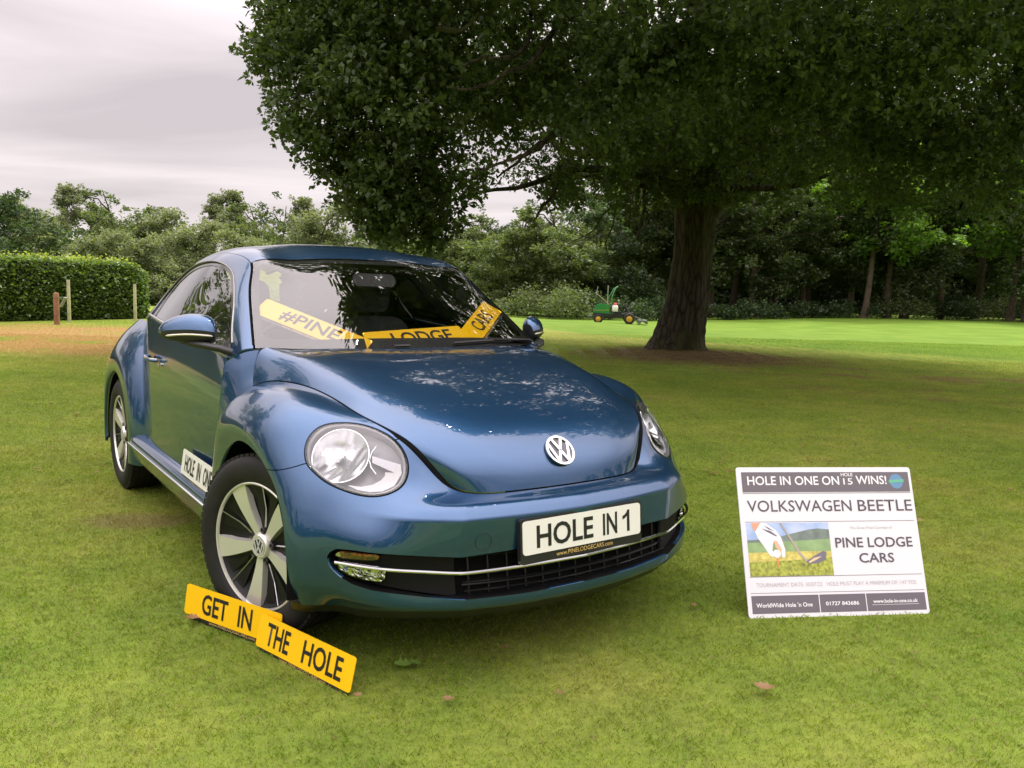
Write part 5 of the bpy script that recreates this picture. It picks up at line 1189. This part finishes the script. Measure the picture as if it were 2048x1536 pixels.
# ================= plates and signs =================
YAWC = 2.52526716; CAMC = np.array([2.88109, -1.79181, 0]); _a = math.pi/2-YAWC
RZ = np.array([[math.cos(_a), -math.sin(_a), 0], [math.sin(_a), math.cos(_a), 0], [0, 0, 1]])
def cw(p): return RZ@(np.asarray(p, float)-CAMC)            # car coordinates -> world
def plate(name, TL, TR, BL, label, cat, m, words, strip=True, w=.52, h=.111, group=None, small=None):
    """thin acrylic plate; words: list of (text, x0, x1) along the plate"""
    TL, TR, BL = map(np.asarray, (TL, TR, BL)); T = frame((TR+BL)/2, TR-TL, TL-BL)
    b_ = MB(); b_.prism(rrect(w, h, .011, 5), -.003, 0, T=T); o = b_.build(name, m); tag(o, label, cat, group)
    if strip:
        b_ = MB(); b_.prism(rrect(w-.03, .022, .004, 3, .006, -h/2-.006), -.0045, -.0032, T=T); s_ = b_.build('dealer_strip', BLACK, o)
        text('dealer_lettering', 'www.PINELODGECARS.com', GOLD, s_, lift(T, -.0028), (-.115, -h/2-.0125, .135, -h/2-.0018), .002)
    for s, x0, x1 in words: text('lettering', s, INK, o, lift(T, .0012), (x0, -.038, x1, .038), .018)
    return o, T
# on the grass against the front wheel
e = np.array([.505, .127, 0])
def lean(A, ex, L, h, deg, back):
    ex = np.asarray(ex, float); ex /= np.linalg.norm(ex); out = np.cross(ex, [0, 0, 1]); t = math.radians(deg)
    u_ = np.array([0, 0, 1])*math.cos(t)-out*math.sin(t)*back; return A+h*u_, A+h*u_+ex*L, A
A = cw((.128, -.912, .012)); B2 = cw((.628, -.778, .012)); TL, TR, BL = lean(A, B2-A, .515, .111, 14, 1)
plate('yellow_plate', TL, TR, BL, 'yellow plate reading THE HOLE propped on the grass, the right one of two', 'sign', YELP, [('THE', -.205, -.075), ('HOLE', .0, .205)], w=.515)
A = cw((-.270, -1.055, .022)); B2 = cw((.198, -.858, .022)); TL, TR, BL = lean(A, B2-A, .515, .111, 9, 1)
plate('yellow_plate', TL, TR, BL, 'yellow plate reading GET IN leaning on the front wheel', 'sign', YELP, [('GET', -.160, -.018), ('IN', .040, .112)], w=.515)
# white plate on the sill against the door
A = cw((-.985, -.893, .405)); B2 = cw((-.465, -.893, .405))
plate('white_plate', A+[0, 0, .110]-RZ@np.array([0, -.016, 0])*1, B2+[0, 0, .110]-RZ@np.array([0, -.016, 0]), A, 'white plate reading HOLE IN ONE standing on the sill against the car door', 'sign', WHITEP, [('HOLE', -.205, -.045), ('IN', .0, .055), ('ONE', .10, .22)])
# behind the windscreen
gd = np.array([-.62, 0, -.78])*.018
P3 = lambda p, k=1: cw(np.asarray(p)+gd*k)
o1, T1 = plate('yellow_plate', P3((-.716,-.570,1.217), .7), P3((-.376,-.230,1.052), .7), P3((-.660,-.655,1.152), .7), 'yellow plate reading #PINE tilted down to the right behind the windscreen', 'sign', YELP, [('#PINE', -.155, .125)])
plate('yellow_plate', P3((-.427,-.250,1.084), 1.0), P3((-.462,.262,1.112), 1.0), P3((-.343,-.245,1.016), 1.0), 'yellow plate reading LODGE lying level along the foot of the windscreen', 'sign', YELP, [('LODGE', -.130, .190)], strip=False)
plate('yellow_plate', P3((-.398,.212,1.068), 1.1), P3((-.700,.550,1.215), .7), P3((-.340,.282,1.018), 1.1), 'yellow plate reading CARS tilted steeply upward behind the windscreen', 'sign', YELP, [('CARS', -.060, .160)])
# ---- prize board on the lawn ----
S0 = cw((.871, .824, .0)); S1 = cw((1.231, 1.521, .0)); ex = (S1-S0)/np.linalg.norm(S1-S0); SW = .785; SH_ = .607
TL, TR, BL = lean(S0, ex, SW, SH_, 21, 1); TS = frame((TR+BL)/2, TR-TL, TL-BL)
bo = empty('prize_board', tuple(S0)); tag(bo, 'white printed prize board standing tilted on the lawn right of the car', 'sign board')
def loc_T(T, o):
    T = T.copy(); T[:3, 3] -= np.array(o.location); return T
TB = loc_T(TS, bo)
BWH = mat('board_white', (.70, .69, .73), .45, coat=.15); PG = mat('print_grey', (.13, .115, .135), .5); PD = mat('print_dark', (.085, .075, .10), .5); PW = mat('print_white', (.80, .79, .82), .5)  # print tones lightened to stand for glare on the board
b_ = MB(); b_.prism(rrect(SW, SH_, .012, 5), -.005, 0, T=TB); panel_ = b_.build('panel', BWH, bo)
b_ = MB()   # folding strut behind the board and small feet
for sx in (-.22, .22):
    q = TB[:3, :3]@np.array([sx, .12, -.006])+TB[:3, 3]; g = q.copy(); back = np.cross(ex, [0, 0, 1])*-1; g = q+back*.20; g[2] = -.01; b_.tube([q, g], .006, 6)
b_.build('strut', SATIN, bo, 40)
X = lambda f: (f-.5)*SW; Y = lambda f: (.5-f)*SH_     # fractions from the top left of the board
def bar(x0, y0, x1, y1, m, z=.0008, nm='print_bar'):
    b_ = MB(); b_.prism([(X(x0), Y(y1)), (X(x1), Y(y1)), (X(x1), Y(y0)), (X(x0), Y(y0))], 0, z, T=TB); return b_.build(nm, m, panel_)
def tx(s, x0, y0, x1, y1, m, bold=.0, z=.0014, nm='print_text'): return text(nm, s, m, panel_, lift(TB, z), (X(x0), Y(y1), X(x1), Y(y0)), bold)
bar(.027, .034, .985, .172, PG); bar(.027, .178, .985, .181, PD); bar(.025, .372, .985, .3745, PD)
bar(.024, .735, .985, .7375, PD); bar(.022, .840, .985, .8425, PD); bar(.022, .858, .985, .973, PG)
for xx in (.388, .648): bar(xx, .858, xx+.004, .973, PW, .0012)
tx('HOLE IN ONE ON', .058, .062, .578, .124, PW, .012); tx('HOLE', .592, .040, .660, .064, PW, .012); tx('15', .602, .078, .655, .122, PW, .004); tx('WINS!', .675, .060, .853, .120, PW, .012)
tx('VOLKSWAGEN', .045, .228, .632, .305, PD, .004); tx('BEETLE', .668, .228, .982, .305, PD, .004)
LG = mat('print_pale', (.42, .39, .43), .5); tx('This Great Prize Courtesy of', .605, .410, .848, .432, LG, -.004)
tx('PINE LODGE', .515, .484, .955, .552, PD, .014); tx('CARS', .640, .590, .838, .655, PD, .014)
tx('TOURNAMENT DATE: 30/07/22   HOLE MUST PLAY A MINIMUM OF: 147 YDS', .055, .776, .945, .802, LG, -.006)
tx("WorldWide Hole 'n One", .045, .905, .350, .934, PW, .016); tx('01727 843686', .424, .905, .608, .930, PW, .016); tx('www.hole-in-one.co.uk', .688, .898, .940, .922, PW, .016); bar(.680, .932, .945, .934, PW, .0012)
# small round badge in the heading
bc_ = (X(.910), Y(.100)); b_ = MB(); b_.prism(circ(*bc_, .031, 32), 0, .0012, T=TB); b_.build('round_badge', mat('badge_blue', (.12, .25, .42), .5), panel_)
b_ = MB(); b_.prism([(bc_[0]-.034, bc_[1]-.007), (bc_[0]+.034, bc_[1]-.003), (bc_[0]+.034, bc_[1]+.009), (bc_[0]-.034, bc_[1]+.005)], .0008, .0018, T=TB); b_.build('badge_band', mat('badge_green', (.12, .42, .26), .5), panel_)
# printed photograph: sky, hill, turf, glove with ball, club
def poly(pts, m, z0, z1, nm):
    b_ = MB(); b_.prism([(X(a), Y(b)) for a, b in pts][::-1], z0, z1, T=TB); return b_.build(nm, m, panel_)
def pm(n, c, **k): return mat(n, c, .5, **k)
x0, x1, y0, y1 = .028, .487, .380, .733
SKYP = NT('print_sky'); SKYP.set(Roughness=.5); SKYP.l(SKYP.ramp(SKYP.noise(9, 3, .6), (.35, (.30, .42, .68)), (.65, (.55, .62, .80))), SKYP.b.inputs['Base Color'])
poly([(x0, y0), (x1, y0), (x1, .50), (x0, .52)], SKYP.m, 0, .0006, 'print_picture')
poly([(x0, .495), (.12, .488), (.22, .470), (.30, .447), (.37, .428), (.42, .421), (x1, .428), (x1, .56), (x0, .56)], pm('print_hill', (.16, .20, .18), var=.3, scale=30), .0002, .0008, 'print_picture')
poly([(x0, .512), (.25, .505), (x1, .490), (x1, .60), (x0, .60)], pm('print_far_field', (.24, .36, .16), var=.2, scale=25), .0004, .0010, 'print_picture')
poly([(x0, .578), (.30, .572), (x1, .575), (x1, .66), (x0, .66)], pm('print_yellow_turf', (.55, .48, .12), var=.35, scale=45), .0006, .0012, 'print_picture')
poly([(x0, .640), (.25, .632), (x1, .615), (x1, y1), (x0, y1)], pm('print_turf', (.30, .33, .05), var=.6, scale=70), .0008, .0014, 'print_picture')
skin = pm('print_skin', (.72, .33, .20)); glove = pm('print_glove', (.74, .74, .80), var=.1, scale=30); dk = pm('print_shadow', (.13, .12, .16))
poly([(.058, y0), (.110, y0), (.082, .432), (.066, .430)], skin, .0012, .0016, 'print_picture')
poly([(.108, y0), (.135, .382), (.190, .430), (.215, .480), (.232, .560), (.226, .610), (.212, .612), (.205, .560), (.186, .515), (.176, .500), (.166, .520), (.160, .560), (.168, .596), (.158, .608), (.140, .590), (.118, .540), (.085, .480), (.074, .440)], glove, .0014, .0020, 'print_picture')
poly([(.170, .498), (.190, .500), (.214, .560), (.205, .575), (.180, .545)], pm('print_fingers', (.66, .42, .28)), .0016, .0022, 'print_picture')
poly([(.112, .418), (.160, .435), (.196, .470), (.185, .470), (.140, .440)], dk, .0018, .0024, 'print_picture'); poly([(.125, .395), (.150, .412), (.180, .436), (.150, .424)], dk, .0018, .0024, 'print_picture')
b_ = MB(); b_.prism(circ(X(.183), Y(.586), .0165, 24), .0018, .0026, T=TB); b_.build('print_ball', pm('print_ball_white', (.76, .76, .82)), panel_)
poly([(.178, .618), (.190, .618), (.186, .672), (.182, .672)], pm('print_tee', (.75, .22, .10)), .0016, .0022, 'print_picture')
poly([(.214, y0), (.222, y0), (.318, .585), (.352, .640), (.345, .652), (.304, .590)], pm('print_shaft', (.38, .33, .28)), .0016, .0022, 'print_picture')
poly([(.340, .640), (.400, .596), (.440, .572), (.458, .580), (.452, .625), (.410, .652), (.352, .655)], pm('print_club', (.16, .15, .19)), .0018, .0024, 'print_picture')
poly([(.352, .645), (.385, .618), (.430, .606), (.400, .628), (.360, .650)], pm('print_glint', (.75, .52, .30)), .0022, .0028, 'print_picture')
# ================= ride-on mower =================
mx, my = 4.12, 34.6; mw = empty('ride_on_mower', (mx, my, float(ground_z(mx, my))-.02), math.radians(-6)); tag(mw, 'green ride-on mower with yellow wheels and folded roll bar parked beyond the golf green', 'mower')
GRN = mat('machine_green', (.02, .19, .045), .35, coat=.5); YW = mat('machine_yellow', (.55, .30, .02), .5); DKM = mat('machine_black', (.015, .016, .016), .6); RED = mat('can_red', (.50, .06, .02), .5); WHT = mat('can_white', (.72, .70, .66), .5); WOODM = mat('tool_wood', (.42, .32, .18), .7)
S_ = 1.0
def lathe_at(c, prof, m, nm, n=28, parent=mw, axis='y'):
    b_ = MB(); b_.lathe(prof, axis, n, c); return b_.build(nm, m, parent, 40)
b_ = MB(); b_.prism([(-1.10, .62), (-1.08, .40), (.60, .40), (.78, .50), (1.0, .50), (1.0, .56), (.60, .60), (-.2, .58)], -.42, .42, T=frame((0, 0, 0), (1, 0, 0), (0, 0, 1))); b_.build('chassis', DKM, mw)
Tm = frame((0, 0, 0), (1, 0, 0), (0, 0, 1))
b_ = MB(); b_.prism([(-1.12, .58), (-.16, .58), (-.16, 1.06), (-.25, 1.12), (-.75, 1.14), (-.93, 1.07), (-1.05, .82)], -.36, .36, T=Tm); hood = b_.build('engine_hood', GRN, mw, 30)
b_ = MB(); b_.prism([(-1.0, .76), (-.18, .80), (-.18, .775), (-1.0, .745)], -.365, .365, T=Tm); b_.build('hood_stripe', YW, hood)
for x, r, wd_, yy in ((-.80, .27, .20, .50), (1.0-.02, .32, .30, .50)):
    for s in (-1, 1):
        w_ = lathe_at((x, s*yy, r), [(-wd_/2, r*.55), (-wd_/2, r*.92), (-wd_/2+.04, r), (wd_/2-.04, r), (wd_/2, r*.92), (wd_/2, r*.55)], mat('mower_tyre', (.02, .02, .02), .8), 'wheel')
        lathe_at((x, s*(yy+wd_/2-.03)*1.0, r), [(-.03, .001), (-.03, r*.3), (.0, r*.45), (.025, r*.56), (-.02, r*.60)] if s < 0 else [(.03, .001), (.03, r*.3), (0, r*.45), (-.025, r*.56), (.02, r*.60)], YW, 'wheel_hub', parent=w_)
        if s < 0:
            w_2 = lathe_at((x, s*yy-wd_/2-.005, r), [(0, .001), (-.02, r*.12), (0, r*.25), (.01, r*.56)], YW, 'wheel_hub', parent=w_)
b_ = MB(); b_.prism([(.10, .60), (.55, .60), (.52, .72), (.16, .74)], -.24, .24, T=Tm); b_.prism([(.02, .70), (.16, .70), (.10, 1.10), (-.02, 1.12)], -.24, .24, T=Tm); b_.build('seat', DKM, mw, 40)
b_ = MB(); b_.tube([(.98, 0, .56), (.80, 0, .95), (.72, 0, 1.08)], [.09, .07, .05], 8); c_ = np.array([.70, 0, 1.10]); T_ = frame(c_, (0, 1, 0), (.8, 0, .6)); P = np.array([(.17*math.cos(a), .17*math.sin(a), 0) for a in np.linspace(0, 6.283, 20)])@T_[:3, :3].T+c_
b_.tube(P, .015, 6, caps=False); b_.tube([P[0], P[10]], .012, 5); b_.build('steering_column', DKM, mw, 40)
b_ = MB(); b_.prism([(.62, .48), (1.30, .48), (1.34, .58), (1.22, .66), (.75, .68)], -.45, .45, T=Tm); b_.build('front_guard', DKM, mw)
for s in (-1, 1):
    b_ = MB(); b_.tube([(-.05, s*.30, .9), (-.05, s*.30, 1.55), (-.02, s*.30, 1.62), (.10, s*.30, 1.98), (.20, s*.28, 2.12)], .032, 8); b_.build('roll_bar_leg', GRN, mw, 40)
b_ = MB(); b_.tube([(.20, -.28, 2.12), (.26, -.2, 2.15), (.26, .2, 2.15), (.20, .28, 2.12)], .032, 8); b_.tube([(-.28, 0, 1.45), (-.12, 0, 1.72), (.02, 0, 2.0), (.2, 0, 2.12)], .028, 8); b_.build('roll_bar_hoop', GRN, mw, 40)
b_ = MB(); b_.tube([(-.30, -.15, 1.05), (-.30, -.15, 2.2)], .035, 8); b_.build('exhaust_pipe', SATIN, mw, 40)
for y_ in (-.55, 0, .55):
    b_ = MB(); b_.box((1.75, y_, .22), (.50, .48, .10)); b_.tube([(1.55, y_-.25, .14), (1.55, y_+.25, .14)], .10, 10); b_.tube([(1.98, y_-.25, .12), (1.98, y_+.25, .12)], .07, 10); b_.tube([(1.3, y_*.6, .45), (1.7, y_, .30)], .03, 6); b_.build('cutting_unit', mat('unit_grey', (.10, .12, .10), .6), mw, 40)
b_ = MB(); b_.box((-1.25, 0, .42), (.22, .7, .08)); b_.box((-1.38, 0, .36), (.10, .6, .12)); b_.build('rear_weight', mat('unit_grey', (.10, .12, .10), .6), mw)
mw.scale = (.72,)*3
can = empty('white_canister', (mx+.07, my-.36, float(ground_z(mx, my))+.50), 0); can.scale = (.72,)*3; tag(can, 'white canister with red cap hung on the side of the mower', 'canister')
lathe_at((0, 0, 0), [(0, .001), (0, .15), (.03, .165), (.30, .165), (.36, .12), (.36, .001)], WHT, 'body', parent=can, axis='z'); lathe_at((0, 0, .36), [(0, .10), (.10, .09), (.14, .05), (.14, .001)], RED, 'cap', parent=can, axis='z')
b_ = MB(); b_.tube([(0, 0, 0), (-.75, -.05, .62)], .018, 6); b_.tube([(-.75, -.25, .62), (-.77, .15, .64)], .02, 6); rk = b_.build('rake', WOODM, None, 40); rk.scale = (.72,)*3; rk.location = (mx-.16, my-.15, float(ground_z(mx, my))+.78); tag(rk, 'wooden-handled rake sticking up at an angle from the mower hood', 'rake')
b_ = MB(); b_.tube([(0, 0, 0), (.10, 0, .42)], .014, 6); rk2 = b_.build('flag_stick', SATIN, None, 40); rk2.scale = (.72,)*3; rk2.location = (mx-.72, my-.15, float(ground_z(mx, my))+1.22); tag(rk2, 'thin metal tool end poking up at the far left above the mower', 'tool')
# ================= leaf litter =================
def dry_leaf(seed, L=.07, curl=.4):
    r = np.random.default_rng(seed); n = 9; t = np.linspace(0, 1, n); w = L*.30*np.sin(np.pi*t**.8)*(1+.35*np.sin(t*22)); z = curl*L*(t-.4)**2
    Lf = np.c_[(t-.5)*L, w, z+.35*w]; Rt = np.c_[(t-.5)*L, -w, z+.30*w*(1+curl)]; M = np.c_[(t-.5)*L, 0*t, z]; V = np.concatenate([Lf, M, Rt]); V[:, 2] += r.normal(size=len(V))*L*.02
    F = [(i, i+1, n+i+1, n+i) for i in range(n-1)]+[(n+i, n+i+1, 2*n+i+1, 2*n+i) for i in range(n-1)]; return V, F
DL = leaf_mat('dead_leaves', (.12, .065, .028), (.30, .18, .085), .2, (1.2, 1, .8)); GLF = leaf_mat('green_leaf', (.10, .20, .03), (.20, .32, .06), .3)
def lone(u, v, L, seed, label, m, curl=.5, rz=0, lift_=.012):
    h_ = 582.4+.0291*(u-1024); d = 1.27*1641.83/(v-h_)*1.0; x = (u-1024)/1641.83*d*1.0
    a, b = (u-1024)/1641.83, (768-v)/1641.83; w = _R*a+_U*b+_f; k = -(CAM_H-.015)/w[2]; p = w*k
    V, F = dry_leaf(seed, L, curl); o = mesh('fallen_leaf', V, F, m, None, smooth=True); o.location = (p[0], p[1], lift_+.01); o.rotation_euler = (.2, .15, rz); tag(o, label, 'leaf'); return o
lone(388, 1240, .062, 1, 'orange-brown dead leaf lying beside the left end of the GET IN plate', DL, .6, .5)
lone(1527, 1381, .068, 2, 'curled tan leaf on the grass in front of the prize board', DL, .9, -.2)
lone(1387, 1214, .040, 3, 'small pinkish leaf on the grass between car and prize board', DL, .5, 1.0)
lone(897, 1402, .038, 4, 'small rust leaf near the bottom edge of the picture, left of centre', DL, .5, .3)
lone(1118, 1390, .036, 5, 'small brown leaf near the bottom centre of the lawn', DL, .5, 2.0)
lone(715, 1395, .032, 6, 'tiny brown leaf just below the right end of the THE HOLE plate', DL, .5, .9)
lone(1010, 1298, .025, 7, 'tiny pale leaf in the shade in front of the bumper', DL, .5, .9)
lone(808, 1332, .070, 8, 'green oak leaf lying on the grass in front of the car, left one', GLF, .3, .4); lone(828, 1330, .060, 9, 'green oak leaf lying on the grass in front of the car, right one', GLF, .3, 2.2)
r = np.random.default_rng(9); VV, FF, n0 = [], [], 0
for k in range(900):
    if k < 120: x, y = r.uniform(1.2, 7.5), r.uniform(4.6, 11)
    elif k < 800: x, y = 3.9+r.normal()*2.6, 16.3+r.normal()*1.8
    else: x, y = r.uniform(-6, 4), r.uniform(5.2, 12)
    V, F = dry_leaf(100+k, r.uniform(.025, .055), r.uniform(.2, .9)); a = r.uniform(0, 6.28); R_ = np.array([[math.cos(a), -math.sin(a), 0], [math.sin(a), math.cos(a), 0], [0, 0, 1]])
    V = V@R_.T+[x, y, float(ground_z(x, y))+.022]; VV.append(V); FF += [tuple(i+n0 for i in f) for f in F]; n0 += len(V)
tag(mesh('leaf_litter', np.concatenate(VV), FF, DL, None, smooth=True), 'small dry oak leaves strewn thinly over the lawn under and around the oak', 'leaves', kind='stuff')
# ================= grass =================
GB = NT('grass_blades'); _c2, _a3, _a2 = lawn_nodes(GB); GB.t.nodes.remove(GB.b)
_hs = GB.n('ShaderNodeHueSaturation'); _hs.inputs['Saturation'].default_value = 1.05; _gg = GB.n('ShaderNodeNewGeometry'); _mr = GB.n('ShaderNodeMapRange'); _mr.inputs['To Min'].default_value = 1.2; _mr.inputs['To Max'].default_value = 2.5
GB.l(_gg.outputs['Random Per Island'], _mr.inputs['Value']); GB.l(_mr.outputs[0], _hs.inputs['Value']); GB.l(_c2, _hs.inputs['Color'])
_dry = GB.n('ShaderNodeMapRange'); _dry.inputs['From Min'].default_value = .86; _dry.inputs['From Max'].default_value = .89; GB.l(_gg.outputs['Random Per Island'], _dry.inputs['Value'])
_mxd = GB.n('ShaderNodeMix', data_type='RGBA'); GB.l(_dry.outputs[0], _mxd.inputs[0]); GB.l(_hs.outputs[0], _mxd.inputs[6]); _mxd.inputs[7].default_value = (.40, .34, .16, 1)
_df = GB.n('ShaderNodeBsdfDiffuse'); _tr = GB.n('ShaderNodeBsdfTranslucent'); _ms = GB.n('ShaderNodeMixShader'); _ms.inputs[0].default_value = .5
GB.l(_mxd.outputs[2], _df.inputs[0]); GB.l(_mxd.outputs[2], _tr.inputs[0]); GB.l(_df.outputs[0], _ms.inputs[1]); GB.l(_tr.outputs[0], _ms.inputs[2]); GB.l(_ms.outputs[0], GB.o.inputs[0])
def blades(n, side, h, w, seed):
    r = np.random.default_rng(seed); P = np.c_[r.uniform(-side/2, side/2, (n, 2)), np.full(n, -.004)]; tuft = np.sin(P[:, 0]*23+seed)*np.sin(P[:, 1]*19+2*seed); hh = h*(.85+.14*tuft+.35*r.normal(size=n)).clip(.3, 2.4)
    a = r.uniform(0, 2*np.pi, n); d = np.c_[np.cos(a), np.sin(a), np.zeros(n)]; ln = r.uniform(0, 2*np.pi, n); lean_ = np.c_[np.cos(ln), np.sin(ln), np.zeros(n)]*(hh*r.uniform(.2, 1.1, n))[:, None]
    W_ = w*r.uniform(.7, 1.3, (n, 1)); mid = P+lean_*.35+np.c_[np.zeros((n, 2)), hh*.6]; tip = P+lean_+np.c_[np.zeros((n, 2)), hh]
    return np.stack([P-d*W_, P+d*W_, mid+d*W_*.7, tip], 1).reshape(-1, 3)
def grass(name, cells, n, side, h, w, label):
    me = bpy.data.meshes.new(name); me.from_pydata(cells, [], []); o = bpy.data.objects.new(name, me); link(o); tag(o, label, 'grass', kind='stuff')
    gn = bpy.data.node_groups.new(name, 'GeometryNodeTree'); gn.interface.new_socket('Geometry', in_out='INPUT', socket_type='NodeSocketGeometry'); gn.interface.new_socket('Geometry', in_out='OUTPUT', socket_type='NodeSocketGeometry')
    gi = gn.nodes.new('NodeGroupInput'); go = gn.nodes.new('NodeGroupOutput'); tmp = quad_mesh(name+'_source', blades(n, side, h, w, n), GB.m); src = tmp.data; 
    inf = gn.nodes.new('GeometryNodeObjectInfo'); inf.inputs['Object'].default_value = tmp; inf.transform_space = 'ORIGINAL'; inf.inputs['As Instance'].default_value = True
    tmp.location = (0, 0, -30); sc.collection.objects.unlink(tmp)
    ip = gn.nodes.new('GeometryNodeInstanceOnPoints'); rv = gn.nodes.new('FunctionNodeRandomValue'); rv.data_type = 'INT'; rv.inputs[4].default_value = 0; rv.inputs[5].default_value = 3
    mu = gn.nodes.new('ShaderNodeMath'); mu.operation = 'MULTIPLY'; mu.inputs[1].default_value = math.pi/2; cb = gn.nodes.new('ShaderNodeCombineXYZ')
    gn.links.new(rv.outputs[2], mu.inputs[0]); gn.links.new(mu.outputs[0], cb.inputs[2]); gn.links.new(gi.outputs[0], ip.inputs['Points']); gn.links.new(inf.outputs['Geometry'], ip.inputs['Instance']); gn.links.new(cb.outputs[0], ip.inputs['Rotation'])
    gn.links.new(ip.outputs[0], go.inputs[0]); md = o.modifiers.new('scatter', 'NODES'); md.node_group = gn; return o
S1_ = .5; cells = []; cells2 = []; cells3 = []; cells4 = []; _rg = np.random.default_rng(4)
for i in range(-40, 41):
    for j in range(0, 50):
        x, y = (i+.5)*S1_, 1.0+(j+.5)*S1_
        if abs(x) > y*.70+3.2: continue
        (cells if y < 6.0 else cells2 if y < 13 else cells3 if y < 18 else cells4).append((x, y, float(ground_z(x, y))))
grass('lawn_grass', cells, 6500, S1_, .0125, .0009, 'short mown lawn grass in the foreground round the car')
grass('lawn_grass', cells2, 3000, S1_, .013, .0016, 'short mown lawn grass further back round the car')
grass('lawn_grass', cells3, 1500, S1_, .014, .0026, 'mown lawn grass in the middle distance near the oak')
grass('lawn_grass', cells4, 550, S1_, .014, .003, 'mown lawn grass between the oak and the golf green')
